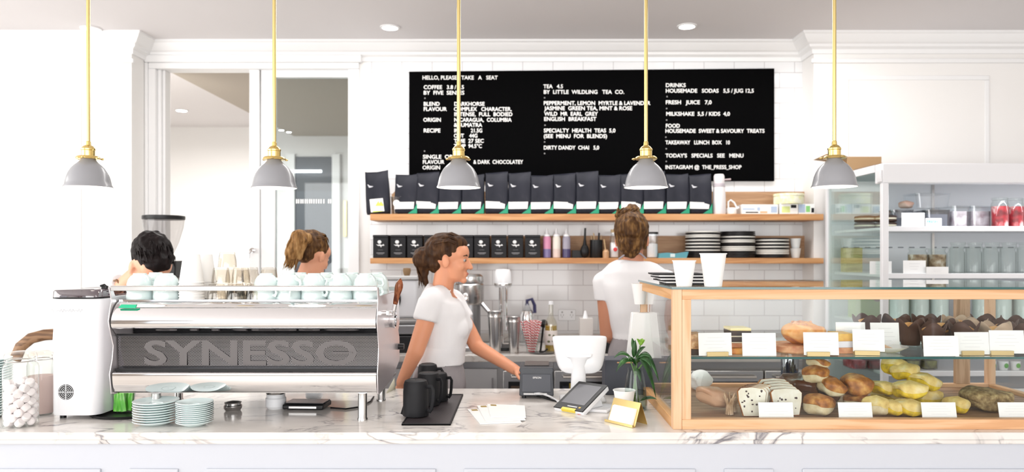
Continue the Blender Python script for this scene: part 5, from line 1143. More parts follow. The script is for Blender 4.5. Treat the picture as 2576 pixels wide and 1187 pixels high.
# citrus press / juicer
c = X(1180, 4.62)
t = thing('juice_extractor', 'tall steel juice extractor behind the walking woman', 'juicer', (c, 4.66, B)); hj = Z(690, 4.6)-B
ob('motor_base', MB().lathe([(.09,0),(.092,.02),(.075,.04),(.068,.06),(.068,hj*.60)], n=36), DSTEEL, t); ob('bowl', MB().lathe([(.078,hj*.60),(.088,hj*.63),(.090,hj*.86),(.082,hj*.88)], n=36), STEEL, t)
ob('bowl_lid', MB().lathe([(.084,hj*.88),(.088,hj*.90),(.084,hj*.97),(.066,hj),(.002,hj)], n=36), STEEL, t)
ob('clamp', MB().tube([(-.115,-.05,hj*.74),(-.12,-.055,hj*.90),(-.09,-.04,hj*.92)], .009), CHROME, t)
m = MB(); m.ell((-.02,-.095,hj*.68), (.024,.014,.036)); ob('dial', m, CHROME, t)
ob('spout', MB().tube([(.075,-.02,hj*.62),(.155,-.03,hj*.42)], [.014,.012], 14), CHROME, t)
# milkshake mixer
t = thing('milkshake_mixer', 'white topped milkshake mixer with chrome shafts on the bench', 'mixer', (X(1265, 4.68), 4.68, B)); hm = Z(676, 4.68)-B; hb = Z(722, 4.68)-B
ob('motor_head', MB().lathe([(.046,hb),(.053,hb+.008),(.053,hb+.03),(.050,hm-.02),(.042,hm-.004),(.002,hm)], n=36), PLAST, t); ob('head_band', MB().lathe([(.054,hb+.010),(.0555,hb+.012),(.0555,hb+.022),(.054,hb+.024)], n=36, cap=False), STEEL, t)
ob('column', MB().tube([(-.012,.04,0),(-.012,.03,hb)], .016, 14), CHROME, t); ob('shaft', MB().tube([(.022,-.01,hb),(.024,-.012,.12)], .006, 10), CHROME, t)
ob('base', MB().prism(rr(-.06,.06,-.10,.08,.03), 0, .022, 'xy'), BLACK, t, bevel=.004); ob('lever', MB().tube([(.03,-.03,.17),(.055,-.045,.13)], .006), CHROME, t)
def scup(px, py0, d, lab, w_):
    h_ = Z(py0, d)-B; rt = w_/2/F*d
    simple('shaker_cup', lab, 'cup', px, d, B, [('cup_wall', L([(rt*.70,0),(rt*.72,.003),(rt*.97,h_*.86),(rt*1.02,h_*.87),(rt,h_*.89),(rt,h_*.985),(rt*1.03,h_),(rt*.97,h_*.99),(rt*.7,.005),(.002,.005)], 32), STEEL)])
scup(1246, 783, 4.50, 'tall steel milkshake cup, left of the two', 38); scup(1293, 797, 4.50, 'plain steel milkshake cup left of the striped straws', 33)
# straws in a glass
def stripe():
    m = mat('striped_paper', (1,1,1), .6); N, L_, b = nz(m); mp = mapped(N, L_, (1,1,1)); s_ = N.new('ShaderNodeSeparateXYZ'); L_.new(mp.outputs[0], s_.inputs[0])
    a = N.new('ShaderNodeMath'); a.operation = 'MULTIPLY_ADD'; a.inputs[1].default_value = 1.0; L_.new(s_.outputs[0], a.inputs[0]); L_.new(s_.outputs[2], a.inputs[2])
    f = N.new('ShaderNodeMath'); f.operation = 'MULTIPLY'; f.inputs[1].default_value = 62; L_.new(a.outputs[0], f.inputs[0]); fr_ = N.new('ShaderNodeMath'); fr_.operation = 'FRACT'; L_.new(f.outputs[0], fr_.inputs[0])
    r = ramp(N, [(0, (.62,.03,.04)), (1, (.85,.83,.82))]); r.color_ramp.interpolation = 'CONSTANT'; r.color_ramp.elements[1].position = .5; L_.new(fr_.outputs[0], r.inputs[0]); L_.new(r.outputs[0], b.inputs['Base Color']); return m
STRP = stripe()
def strawset(px, d, z, n, hh, where, grp, rad=.026, base=.016, glassy=True):
    c_ = (X(px, d), d, z)
    if glassy:
        simple('straw_glass', 'clear glass holding red and white striped straws '+where, 'glass', px, d, z, [('glass_body', L([(.030,0),(.033,.004),(.043,hh*.62),(.041,hh*.62),(.030,.006),(.002,.006)]), GLASS)])
    p0 = None
    for k in range(n):
        a = 2*math.pi*k/n+.3; q_ = .5+.5*((k*7)%5)/4; lean = 15*q_
        lab = 'red and white striped paper straw '+where
        L0 = (c_[0]+base*q_*math.cos(a), c_[1]+base*q_*math.sin(a), z+.008)
        if p0 is None: p0 = o = thing('striped_straw', lab, 'straw', group=grp); ob('straw_tube', MB().tube([(0,0,0),(0,0,hh)], .0042, 9), STRP, o)
        else: o = dup(p0)
        o.location = L0; o.rotation_euler = (R(-lean*math.sin(a)), R(lean*math.cos(a)), 0)
strawset(1338, 4.50, B, 26, .188, 'on the back bench', 'striped straws on the back bench')
simple('soda_siphon', 'clear and chrome siphon bottle behind the striped straws', 'bottle', 1326, 4.86, B, [('bottle_body', L([(.042,0),(.046,.01),(.046,.15),(.044,.18),(.030,.23),(.018,.255),(.018,.27)]), PLASTC), ('chrome_band', L([(.0465,.10),(.0475,.12),(.0465,.19),(.035,.225)]), CHROME), ('siphon_head', MB().tube([(0,0,.26),(.0,0,.29),(.03,0,.30),(.048,0,.26),(.05,0,.21)], .011), mat('navy_plastic', (.03,.03,.09), .3))])
simple('black_scoop', 'round black measuring scoop standing behind the striped straws', 'scoop', 1368, 4.6, B, [('handle', MB().tube([(-.02,0,0),(-.004,0,.14)], .006), BLACK), ('scoop_head', MB().ell((0,-.002,.165), (.026,.016,.026)), BLACK)])
OIL = mat('oil', (.40,.27,.03), .15, spec=.6)
simple('syrup_bottle', 'amber syrup bottle with a leafy white label and thin clear neck', 'bottle', 1386, 4.55, B, [('bottle_body', L([(.036,0),(.038,.006),(.038,.165),(.034,.185),(.016,.215),(.0125,.24),(.0125,.285)]), glass('bottle_glass', (.93,.93,.88), .10)), ('syrup', L([(.002,.006),(.035,.008),(.035,.158),(.002,.158)]), OIL), ('bottle_label', L([(.0385,.045),(.0388,.046),(.0388,.13),(.0385,.131)]), mat('label_cream', (.72,.66,.62), .5)), ('label_leaves', MB().ell((-.01,-.0375,.105), (.008,.003,.006)).ell((.014,-.0365,.10), (.007,.003,.007)).ell((-.014,-.0365,.066), (.010,.003,.007)).ell((.012,-.0375,.068), (.009,.003,.006)), mat('label_print', (.13,.13,.07), .5)), ('cap', L([(.014,.285),(.014,.305),(.002,.306)]), PLAST)])
simple('spoon_rest', 'grey oval spoon rest with a small dark spoon', 'dish', 1365, 4.47, B, [('dish', L([(.05,0),(.075,.006),(.078,.009),(.073,.009),(.05,.004),(.002,.004)], 36, sy=.55), DSTEEL), ('spoon', MB().tube([(-.02,0,.008),(.01,0,.012),(.03,0,.028)], [.011,.004,.006]), BLACK)])
t = thing('power_outlet', 'white double power outlet on the tiled wall', 'outlet', (X(1426, WB), WB-.010, Z(792, WB))); ob('face_plate', MB().box(-.058,.058,0,.0095,-.037,.037), PLAST, t, bevel=.003)
for sx in (-.032, .032): m = MB(); m.box(sx-.010,sx-.007,-.0012,0,-.006,.006); m.box(sx+.007,sx+.010,-.0012,0,-.006,.006); m.box(sx-.0015,sx+.0015,-.0012,0,-.018,-.008); m.box(sx-.005,sx+.005,-.003,0,.014,.024); ob('socket', m, mat('socket_grey', (.35,.35,.35), .5), t)
simple('square_container', 'tall frosted square container with black base on the bench', 'container', 1474, 4.70, B, [('container_body', MB().box(-.040,.040,-.04,.04,.03,.19), mat('frosted_box', (.66,.63,.60), .3)), ('base_band', MB().box(-.041,.041,-.041,.041,0,.0295), MATTEB), ('spout_top', MB().lathe([(.016,.19),(.014,.205),(.006,.235),(.002,.236)], (-.004,0,0)), PLAST)])
simple('red_canister', 'dark red canister beside the frosted square container', 'canister', 1504, 4.62, B, [('canister_body', L([(.042,0),(.044,.005),(.044,.085),(.042,.09),(.002,.09)], 30), mat('dark_red', (.10,.006,.01), .3))])
t = thing('black_kettle', 'black canisters with small gold tags at the woman left side', 'canister', (X(1532, 4.55), 4.52, B)); ob('canister_body', L([(.050,0),(.052,.006),(.052,.10),(.046,.115),(.002,.118)], 32), BLACK, t); ob('gold_tag', MB().ell((-.02,-.052,.085), (.006,.004,.014)), BRASS, t)
strawset(1660, 3.60+.9, B, 22, .20, 'seen through the case left end', 'striped straws seen through the case')
simple('clear_bottle', 'clear bottle with pale cap seen through the case left side', 'bottle', 1662, 4.7, B, [('bottle_body', L([(.040,0),(.042,.01),(.040,.17),(.020,.22),(.020,.28)]), PLASTC), ('cap', L([(.034,.275),(.034,.31),(.002,.311)]), mat('cap_mint', (.62,.70,.68), .4))])
BLUEP = glass('blue_plastic', (.12,.25,.38), .15)
simple('water_bottle', 'blue tinted water bottle on the floor side of the display case', 'bottle', 1987, 3.30, CT, [('bottle_body', L([(.040,0),(.043,.01),(.041,.08),(.043,.15),(.034,.19),(.014,.215),(.014,.225),(.002,.226)], 30), BLUEP)]) if 0 else simple('water_bottle', 'blue tinted water bottle standing behind the display case', 'bottle', 1987, 3.447, CT, [('bottle_body', L([(.021,0),(.0215,.006),(.0215,.21),(.012,.24),(.010,.25),(.002,.251)], 30, sx=1.9), BLUEP)])
# grinder on the back bench, left
t = thing('coffee_grinder', 'coffee grinder with a clear cone hopper behind the dark haired man', 'coffee grinder', (X(412, 4.62), 4.62, B)); d_ = 4.62
zr = Z(551, d_)-B; zb2 = Z(660, d_)-B
ob('grinder_body', MB().prism([(-.06,0),(-.06,zb2-.01),(.11,zb2+.012),(.105,zb2-.09),(.06,zb2-.12),(.06,0)], -.08, .10, 'xz'), BLACK, t, bevel=.006)
ob('hopper', MB().lathe([(.035,zb2-.01),(.045,zb2+.03),(.085,zb2+.12),(.112,zr-.05),(.118,zr)], n=40, cap=False), glass('hopper_plastic', (.80,.79,.79), .04, 0, .7), t, smooth=60)
ob('hopper_lid', MB().lathe([(.119,zr-.004),(.122,zr),(.122,zr+.018),(.118,zr+.021),(.002,zr+.021)], n=40), BLACK, t)
# ================================================================= OPEN FRIDGE, RIGHT
FD = 4.06; FBk = 4.83; fx0 = X(2220, FD); fx1 = 3.35; FZ = Z(410, FD)
FW = mat('fridge_white', (.78,.78,.80), .3); FI = mat('fridge_interior', (.82,.84,.88), .4)
t = thing('open_display_fridge', 'tall white open fronted fridge with glass side behind the cake case', 'display fridge', (fx0, FD, 0))
Wf = fx1-fx0; Df = FBk-FD; zh = Z(460, FD)
ob('header', MB().box(0, Wf, .0, .09, zh, FZ), FW, t, bevel=.006); ob('roof', MB().box(0, Wf, .0905, Df, FZ-.04, FZ), FW, t)
m = MB(); m.prism([(-.012,FZ-.035),(-.012,FZ-.075),(-.006,FZ-.10),(.0,FZ-.10),(0,FZ-.035)], .0, .05, 'xz'); ob('header_end_cap', m, FW, t, bevel=.002)
ob('front_stile', MB().box(0, .034, 0, .03, .25, zh), FW, t, bevel=.002); ob('rear_stile', MB().box(0, .03, Df-.03, Df, .25, FZ-.04), FW, t, bevel=.002)
ob('side_glass', MB().box(.012, .020, .03, Df-.03, .25, FZ-.04), glass('fridge_side_glass', (.88,.94,.92), .06), t)
ob('rear_wall', MB().box(.03, Wf, Df-.03, Df, .25, FZ-.04), FI, t); ob('right_end', MB().box(Wf-.03, Wf, 0, Df-.03, .0, zh), FW, t)
ob('base_cabinet', MB().box(0, Wf-.03, 0, Df, 0, .2499), FW, t, bevel=.004)
m = MB()
for k in range(16): m.box(.10+.07*k, .135+.07*k, Df-.032, Df-.030, Z(622, FBk)-.004, Z(622, FBk)+.002)
ob('vent_slots', m, mat('slot_grey', (.16,.17,.2), .5), t)['kind'] = 'stuff'
m = MB(); m.box(.36+.3, .375+.3, Df-.045, Df-.03, .3, FZ-.05); ob('shelf_upright', m, STEEL, t)
SHZ = {}
for nm, py in (('a', 572), ('b', 690), ('c', 815), ('d', 935), ('e', 1065)):
    z = Z(py, FD+.10); SHZ[nm] = z+.0005
    sh_ = ob('shelf', MB().box(.036, Wf-.031, .10, Df-.06, z-.014, z), FW, t); ob('price_rail', MB().box(.036, Wf-.031, .085, .0995, z-.022, z+.006), FW, sh_, bevel=.002)
FY = FD+.16
def fcard(px0, px1, py0, py1, nm, lab, d=FD+.105):
    x0, x1 = X(px0, d), X(px1, d); h_ = Z(py0, d)-SHZ[nm]; t = thing('shelf_card', lab, 'price card', ((x0+x1)/2, d, SHZ[nm]), 0, 'white cards on the fridge shelves')
    ob('card', MB().box(-(x1-x0)/2, (x1-x0)/2, 0, .0012, 0, h_), CARD, t); m = MB()
    for k in range(3): m.box(-.03+.004*k, .03-.006*k, -.0006, 0, h_*(.75-.2*k), h_*(.78-.2*k))
    ob('handwriting', m, WRIT, t)
fcard(2268, 2326, 535, 566, 'a', 'white card on the fridge top shelf beside the fresh label')
fcard(2188, 2243, 657, 690, 'b', 'white card on the middle shelf behind the fridge side glass'); fcard(2272, 2329, 655, 686, 'b', 'white card on the fridge middle shelf, left of the hanging one')
fcard(2330, 2386, 671, 702, 'b', 'white card clipped low before the jars on the middle shelf', FD+.08)
for k, (px, py, d, q) in enumerate(((2176, 566, 4.45, 'left'), (2228, 566, 4.40, 'right'), )):
    for j in range(2):
        t = thing('whoopie_cookie', 'dark cookie with cream filling on the fridge top shelf, %s pile %s' % (q, ('lower', 'upper')[j]), 'cookie', (X(px, d), d, SHZ['a']+j*.040), 0, 'cookies on the fridge shelf')
        ob('biscuit', MB().lathe([(.052,.0),(.060,.006),(.058,.014),(.002,.015)], n=30), CHOC, t); ob('filling', MB().lathe([(.056,.015),(.058,.024),(.002,.024)], n=30), CREAM, t); ob('top_biscuit', MB().lathe([(.060,.0245),(.056,.035),(.035,.039),(.002,.0395)], n=30), CHOC, t)
GRT = glass('smoky_tub', (.50,.52,.56), .12)
def tub(px0, px1, py0, d, z, lab, mt_=PLASTC, fill=None):
    x0, x1 = X(px0, d), X(px1, d); h_ = Z(py0, d)-z; t = thing('plastic_tub', lab, 'tub', ((x0+x1)/2, d, z)); w_ = (x1-x0)/2
    a, b = rr(-w_*.9, w_*.9, 0, .16, .02), rr(-w_, w_, -.005, .165, .02)
    m = MB(); m.loft([[(x, y, 0) for x, y in a], [(x, y, h_) for x, y in b]]); ob('tub_body', m, mt_, t)
    m = MB(); m.loft([[(x*1.03, y, h_) for x, y in b], [(x*1.03, y, h_+.006) for x, y in b]]); ob('tub_lid', m, mt_, t)
    if fill: m = MB(); m.loft([[(x*.95, .005+y*.95, .004) for x, y in a], [(x*.97, .005+y*.95, h_*.8) for x, y in a]]); ob('tub_contents', m, fill, t)
    return t
tub(2330, 2392, 530, FY+.02, SHZ['a'], 'smoky plastic tub with a fresh label on the fridge top shelf', GRT, mat('tub_grey', (.30,.31,.36), .6))
t = thing('shelf_sticker', 'small white sticker with teal letters on the top shelf tub', 'label', (X(2351, FD+.12), FD+.13, SHZ['a'])); ob('sticker', MB().box(-.045,.045,0,.001,.008,.052), CARD, t, bevel=.0003); text('sticker_lettering', 'FRESH', mat('teal_print', (.02,.45,.45), .5), t, -.036, .022, .026, .014, -.0004, .01)
tub(2242, 2300, 530, FY+.18, SHZ['a'], 'smoky plastic tub left of the fresh labelled one', GRT, mat('tub_grey2', (.36,.37,.42), .6))
tub(2305, 2392, 488, FY+.22, SHZ['a']+.125, 'large clear tub stacked high on the fridge top shelf')
bun('bread_roll', 'small pale roll on the tub in the fridge top shelf', 'bread roll', 2282, 500, FY+.24, .035, .03, .018, SHZ['a']+.125, (0,0,0), mat('roll_pink', (.66,.42,.33), .5), mat('roll_pale', (.6,.45,.38), .5))
for k, (a, b) in enumerate(((2396, 2440), (2444, 2500))): tub(a, b, 520, FY+.06+.05*k, SHZ['a'], 'clear tub of pale packets on the top shelf, %s one' % ('left', 'right')[k], PLASTC, noisy('packets%d' % k, [(.35,(.35,.28,.30)),(.6,(.66,.62,.64))], (20,20,20), 3, .6))
def fjar(px, d, nm, r, h_, lab, fill=None, fh=.5, lid=None, grp=None):
    t = thing('glass_jar', lab, 'jar', (X(px, d), d, SHZ[nm] if isinstance(nm, str) else nm), 0, grp)
    ob('jar_body', MB().lathe([(r*.9,0),(r,.005),(r,h_*.78),(r*.82,h_*.88),(r*.82,h_*.94)], n=26, cap=False), GLASS, t)
    ob('jar_lid', MB().lathe([(r*.9,h_*.93),(r*.92,h_),(.002,h_)], n=26), lid or GLASS, t)
    if fill: ob('jar_contents', MB().lathe([(.002,.004),(r*.92,.006),(r*.94,h_*fh),(.002,h_*fh)], n=24), fill, t)
    return t
REDF = noisy('berry_red', [(.35,(.12,.005,.01)),(.52,(.35,.02,.03)),(.75,(.78,.70,.70))], (16,16,16), 3, .4)
HERB = noisy('herb_brown', [(.3,(.12,.06,.03)),(.5,(.35,.26,.16)),(.75,(.70,.68,.60))], (30,30,30), 3, .7)
for k, px in enumerate((2515, 2553, 2590)): fjar(px, FY+.05+.03*k, 'a', .045, .17, 'tall jar of red layered dessert on the top shelf, %s' % ('left', 'middle', 'right')[k], REDF, .72, None, 'red jars on the fridge shelf')
for k, px in enumerate((2308, 2356)): fjar(px, FY+.10, 'b', .052, .145, 'wide glass jar of brown and white granola, %s one' % ('left', 'right')[k], HERB, .75, None, 'granola jars on the fridge shelf')
for k, px in enumerate((2405, 2448, 2491, 2534, 2577)):
    for r_ in range(2): fjar(px+5*r_, FY+.04+.13*r_, 'b', .044, .15+.03*r_, 'empty clear glass jar on the fridge middle shelf, %s row, %s from left' % (('front', 'rear')[r_], ORD[k]), None, 0, None, 'clear jars on the fridge shelf')
CRK = noisy('crispbread', [(.35,(.45,.38,.12)),(.6,(.70,.62,.28))], (10,10,60), 3, .6)
simple('crispbread_stack', 'stack of pale yellow crispbread behind the fridge side glass', 'crispbread', 2142, 4.70, SHZ['b'], [('crispbread', MB().box(-.05,.05,-.04,.04,0,.15), CRK)])
GRNJ = glass('green_jar', (.70,.84,.78), .12)
for k, px in enumerate((2262, 2312, 2362, 2470, 2520, 2570)): fjar(px, FY+.06, 'c', .052, .20, 'tall pale green glass jar on the fridge third shelf, %s from left' % ORD[k], mat('pale_drink', (.62,.72,.70), .4), .8, None, 'pale green jars in the fridge')
simple('lime_reflection', 'lime green block with dull red print, added in the fridge for a green reflection', 'carton', 2185, 4.60, SHZ['c'], [('carton_body', MB().box(-.10,.10,-.05,.06,0,.20), mat('lime_reflection_green', (.42,.52,.20), .5)), ('red_print', MB().lathe([(.020,-.001),(.032,-.001),(.032,.001),(.020,.001)], (0,0,0), 20, cap=False), mat('dull_red', (.45,.25,.24), .5))])  # added green block in place of a reflection in the case glass
C_ = [o for o in SC.objects if o.name.startswith('red_print')][-1]; C_.rotation_euler = (R(90),0,0); C_.location = (.03,-.053,.13)
for k, px in enumerate((2165, 2205, 2252, 2300, 2345)): tub(px-20, px+20, 903, FY+.02, SHZ['d'], 'low punnet on the fridge fourth shelf, %s from left' % ORD[k], PLASTC, REDF if k < 2 else noisy('salad%d' % k, [(.35,(.08,.08,.03)),(.55,(.30,.30,.10)),(.75,(.60,.60,.50))], (22,22,22), 3, .6))
GRD = mat('green_dot', (.10,.38,.06), .5)
for k, px in enumerate((2492, 2523, 2553)):
    t = thing('yoghurt_pot', 'white pot with a round green leaf mark, %s of three' % ORD[k], 'pot', (X(px, FY), FY, SHZ['d']), 0, 'green marked pots in the fridge'); ob('pot_body', MB().lathe([(.022,0),(.028,.05),(.030,.052),(.002,.053)], n=24), PLAST, t); ob('leaf_mark', MB().ell((.003,-.0262,.028), (.012,.002,.014), nu=14, nv=8), GRD, t)
sj = None
for r_ in range(3):
    for k in range(7):
        px = 2442+24*k+8*r_; d = FY+.0+.09*r_; lab = 'tiny jar with dark lid on the fridge bottom shelf, %s row, %s from left' % (('front', 'middle', 'rear')[r_], ORD[k])
        if sj is None: sj = o = fjar(px, d, 'e', .018, .058, lab, mat('dark_sauce', (.25,.22,.22), .4), .6, BLACK)
        else: o = dup(sj, label=lab)
        o['group'] = 'tiny jars in the fridge'; o.location = (X(px, d), d, SHZ['e']+.0)
oc = None
for k, (px, d) in enumerate(((2290, 4.3), (2325, 4.3), (2322, 4.22), (2350, 4.25), (2365, 4.18), (2386, 4.3))):
    lab = 'small pot with an orange red lid in the fridge, %s from left' % ORD[k]
    if oc is None: oc = o = thing('lidded_pot', lab, 'pot'); ob('pot_body', MB().lathe([(.018,0),(.020,.05),(.002,.05)], n=18), PLAST, o); ob('pot_lid', MB().lathe([(.021,.05),(.021,.062),(.002,.063)], n=18), mat('lid_orange', (.60,.12,.05), .4), o)
    else: o = dup(oc, label=lab)
    o['group'] = 'orange lidded pots in the fridge'; o.location = (X(px, d), d, SHZ['e'])
area('fridge_lamp', ((fx0+fx1)/2+.1, FD+.06, zh-.03), (R(-15), 0, 0), 1.2, .06, 5, (.95,.98,1))
KRAFT = mat('kraft_board', (.42,.27,.14), .8); KRAFTD = mat('kraft_dark', (.22,.14,.08), .8)
t = thing('cardboard_box', 'brown cardboard box standing on top of the white fridge', 'box', (X(2175, 4.45), 4.5, FZ+.0005)); a, b = X(2124,4.45)-X(2175,4.45), X(2228,4.45)-X(2175,4.45)
a = max(a, fx0-X(2175,4.45)+.0)
hb_ = Z(388, 4.45)-FZ
m = MB(); m.box(a, b, 0, .26, 0, hb_*.92); ob('box_body', m, KRAFT, t, bevel=.002); m = MB(); m.add([(a-.13,-.02,hb_*1.05),(a,0,hb_*.93),(a,.26,hb_*.93),(a-.10,.26,hb_*1.05)], [(0,1,2,3)]); ob('box_flap', m, KRAFT, t, solid=.003)
t = thing('flat_cardboard', 'flattened dark brown cardboard lying on the fridge top', 'cardboard', (X(2275, 4.15), 4.15, FZ+.0005), R(2)); ob('sheet', MB().box(X(2212,4.15)-X(2275,4.15), X(2342,4.15)-X(2275,4.15), 0, .30, 0, .010), KRAFTD, t, bevel=.002)
# ================================================================= PEOPLE
def V_(o, px, py, d): return P(px, py, d)-o
def head(mb, C, yaw=0, pitch=0, roll=0, s=1.0):
    """x forward, z up, origin between the eyes' height and mid skull"""
    M = Matrix.Translation(C) @ Matrix.Rotation(R(yaw), 4, 'Z') @ Matrix.Rotation(R(pitch), 4, 'Y') @ Matrix.Rotation(R(roll), 4, 'X') @ Matrix.Scale(s, 4)
    mb.T = M
    mb.ell((-.015,0,.030), (.097,.075,.086)); mb.ell((.030,0,-.025), (.058,.058,.085)); mb.ell((.032,0,-.072), (.048,.047,.038)); mb.ell((.074,0,-.098), (.017,.020,.015))
    mb.ell((.050,0,.035), (.042,.060,.048)); mb.ell((.077,0,.021), (.013,.042,.010))
    mb.cap((.086,0,.004), (.106,0,-.034), .008, .0115); 
    for s_ in (-1, 1):
        mb.ell((.098,s_*.010,-.037), (.009,.008,.007)); mb.ell((.060,s_*.034,-.030), (.024,.020,.022)); mb.ell((-.004,s_*.078,-.012), (.019,.008,.031), Matrix.Rotation(R(-12), 3, 'Y')); mb.ell((-.006,s_*.074,-.034), (.009,.009,.010))
        mb.ell((.070,s_*.031,.0), (.012,.015,.010))
    mb.ell((.086,0,-.062), (.010,.023,.0055)); mb.ell((.084,0,-.073), (.010,.020,.0065)); mb.T = Matrix(); return M
def eyes(M, par):
    for s_ in (-1, 1):
        m = MB(); m.T = M; m.ell((.0745,s_*.031,.0005), (.0105,.0115,.0085), nu=14, nv=10); e = ob('eye', m, mat('eye_white', (.45,.40,.38), .3), par)
        m = MB(); m.T = M; m.ell((.0835,s_*.031,.0), (.0030,.0062,.0062), nu=12, nv=8); ob('iris', m, mat('iris_brown', (.05,.03,.02), .2), e)
def hand(mb, W, D, N, s=1.0, curl=25, side=1):
    """palm, four unequal bent fingers and a thumb off the side near the wrist"""
    D = D.normalized(); N = (N-D*N.dot(D)).normalized(); S = D.cross(N)*side
    mb.cap(W+D*.02*s, W+D*.075*s, .019*s, .020*s); mb.cap(W+D*.03*s+S*.018*s, W+D*.078*s+S*.026*s, .014*s, .012*s); mb.cap(W+D*.03*s-S*.016*s, W+D*.076*s-S*.024*s, .014*s, .011*s)
    for k, (o_, L) in enumerate(((.030,.070),(.011,.078),(-.010,.073),(-.029,.058))):
        p = W+D*.082*s+S*o_*s; d_ = D.copy()
        for j, f in enumerate((.45,.32,.23)):
            q = p+d_*L*f*s; mb.cap(p, q, (.0090-.0010*j)*s, (.0084-.0012*j)*s, 8); a = R(curl*(1+.25*k)); d_ = (d_*math.cos(a)+N*math.sin(a)).normalized(); p = q
    p = W+D*.022*s+S*.020*s; d_ = (D*.65+S*.62+N*.35).normalized()
    for f, r_ in ((.036,.0125),(.030,.0105),(.024,.009)):
        q = p+d_*f*s; mb.cap(p, q, r_*s, (r_-.0012)*s, 8); d_ = (d_+D*.35+N*.12).normalized(); p = q
def ering(C, rx, ry, yaw=0, n=28, tilt=0, sq=.85):
    M = Matrix.Rotation(R(yaw), 3, 'Z') @ Matrix.Rotation(R(tilt), 3, 'Y'); out = []
    for i in range(n):
        a = 2*math.pi*i/n; x = rx*math.copysign(abs(math.cos(a))**sq, math.cos(a)); y = ry*math.copysign(abs(math.sin(a))**sq, math.sin(a)); out.append(Vector(C)+M @ Vector((x, y, 0)))
    return out
def strands(mb, paths, r):
    for p in paths: mb.tube(p, [r*.5]+[r]*(len(p)-2)+[r*.15], 6)

def person(label, cx, cy): return thing('person', label, 'person', (cx, cy, 0))
# ---- 1. walking woman, facing right
D0 = 3.75; ox = X(1112, D0); o_ = Vector((ox, D0, 0))
pr = person('woman in white t-shirt walking right, brown hair tied back, reaching past the printer', ox, D0)
q = lambda px, py, d=D0: P(px, py, d)-o_
m = MB(); HM = head(m, q(1132, 652), -6, 4, 0, 1.02)
m.cap(q(1120, 678), q(1113, 732), .050, .055)
TR = [(1113,738,.05,.10),(1112,755,.085,.15),(1116,785,.098,.150),(1120,825,.108,.145),(1114,868,.092,.130),(1108,912,.105,.150),(1104,960,.112,.165)]
m.loft([ering(q(a, b), rx, ry) for a, b, rx, ry in TR])
for dy, px, py in ((-.10, 1150, 822), (.05, 1152, 822)): m.ell(q(px, py)+Vector((0, dy+.02, 0)), (.058,.060,.058))
sh = q(1088, 758, 3.61); el = q(1046, 884, 3.56); wr = q(1010, 962, 3.60)
m.cap(q(1108, 748, 3.7), sh, .055, .050); m.cap(sh, el, .048, .040); m.cap(el, wr, .040, .026); hand(m, wr, (wr-el)+Vector((0,0,-.1)), Vector((.4,.3,0)), 1.0, 18)
sh2 = q(1140, 758, 3.89); el2 = q(1200, 872, 3.86); wr2 = q(1296, 930, 3.62)
m.cap(q(1118, 748, 3.8), sh2, .055, .050); m.cap(sh2, el2, .046, .039); m.cap(el2, wr2, .039, .026); hand(m, wr2, wr2-el2+Vector((.1,0,.06)), Vector((.2,-.3,-1)), .95, 10, -1)
hip = q(1102, 965); kn1 = Vector((.20, -.09, .50)); an1 = Vector((.26, -.09, .09)); kn2 = Vector((-.02, .09, .50)); an2 = Vector((-.28, .09, .14))
m.ell(hip+Vector((0,0,-.02)), (.125,.17,.12))
for s_, kn, an in ((-1, kn1, an1), (1, kn2, an2)):
    hp = hip+Vector((0, s_*.085, -.03)); m.cap(hp, kn, .085, .055); m.cap(kn, an, .054, .036); m.cap(an+Vector((-.03,0,-.045)), an+Vector((.13,0,-.062)), .034, .026)
body = blob(m, 'body', SKIN1, pr, .0055, 5); eyes(HM, pr)
# t-shirt
m = MB(); TS = [(1108,727,.062,.080),(1112,735,.080,.125),(1112,752,.104,.178),(1116,782,.118,.178),(1122,824,.130,.166),(1117,866,.112,.150),(1110,892,.118,.158),(1106,914,.124,.168)]
m.loft([ering(q(a, b), rx, ry, 0, 28, tl_) for (a, b, rx, ry), tl_ in zip(TS, (26, 18, 8, 0, 0, 0, 0, 0))])
for dy in (-.08, .08): m.ell(q(1152, 822)+Vector((0, dy, 0)), (.066,.066,.064))
m.fru(q(1112, 745, 3.70), sh+Vector((-.004,0,.002)), .062, .068); m.fru(sh+Vector((-.004,0,.0)), sh+(el-sh)*.40, .067, .062); m.fru(q(1116, 748, 3.8), sh2, .06, .064); m.fru(sh2, sh2+(el2-sh2)*.42, .063, .060)
m.ell(sh, (.064,.064,.064)); m.ell(sh2, (.062,.062,.062))
blob(m, 'tshirt', TEE, pr, .007, 5, .010, 9)
m = MB(); m.loft([ering(q(1107,908), .112,.158), ering(q(1104,935), .126,.172), ering(q(1102,975), .138,.188), ering(q(1102,1020), .140,.185)])
for s_, kn, an in ((-1, kn1, an1), (1, kn2, an2)): hp = hip+Vector((0, s_*.085, -.03)); m.fru(hp, kn, .108, .075); m.fru(kn, an+Vector((0,0,.04)), .074, .058); m.ell(kn, (.074,)*3)
blob(m, 'trousers', GREYC, pr, .009, 5, .012, 8)
for s_, an in ((-1, an1), (1, an2)): m = MB(); m.cap(an+Vector((-.04,0,-.052)), an+Vector((.14,0,-.060)), .042, .034); m.cap(an+Vector((0,0,-.02)), an+Vector((0,0,.0)), .045, .045); blob(m, 'shoe', MATTEB, pr, .008, 3)
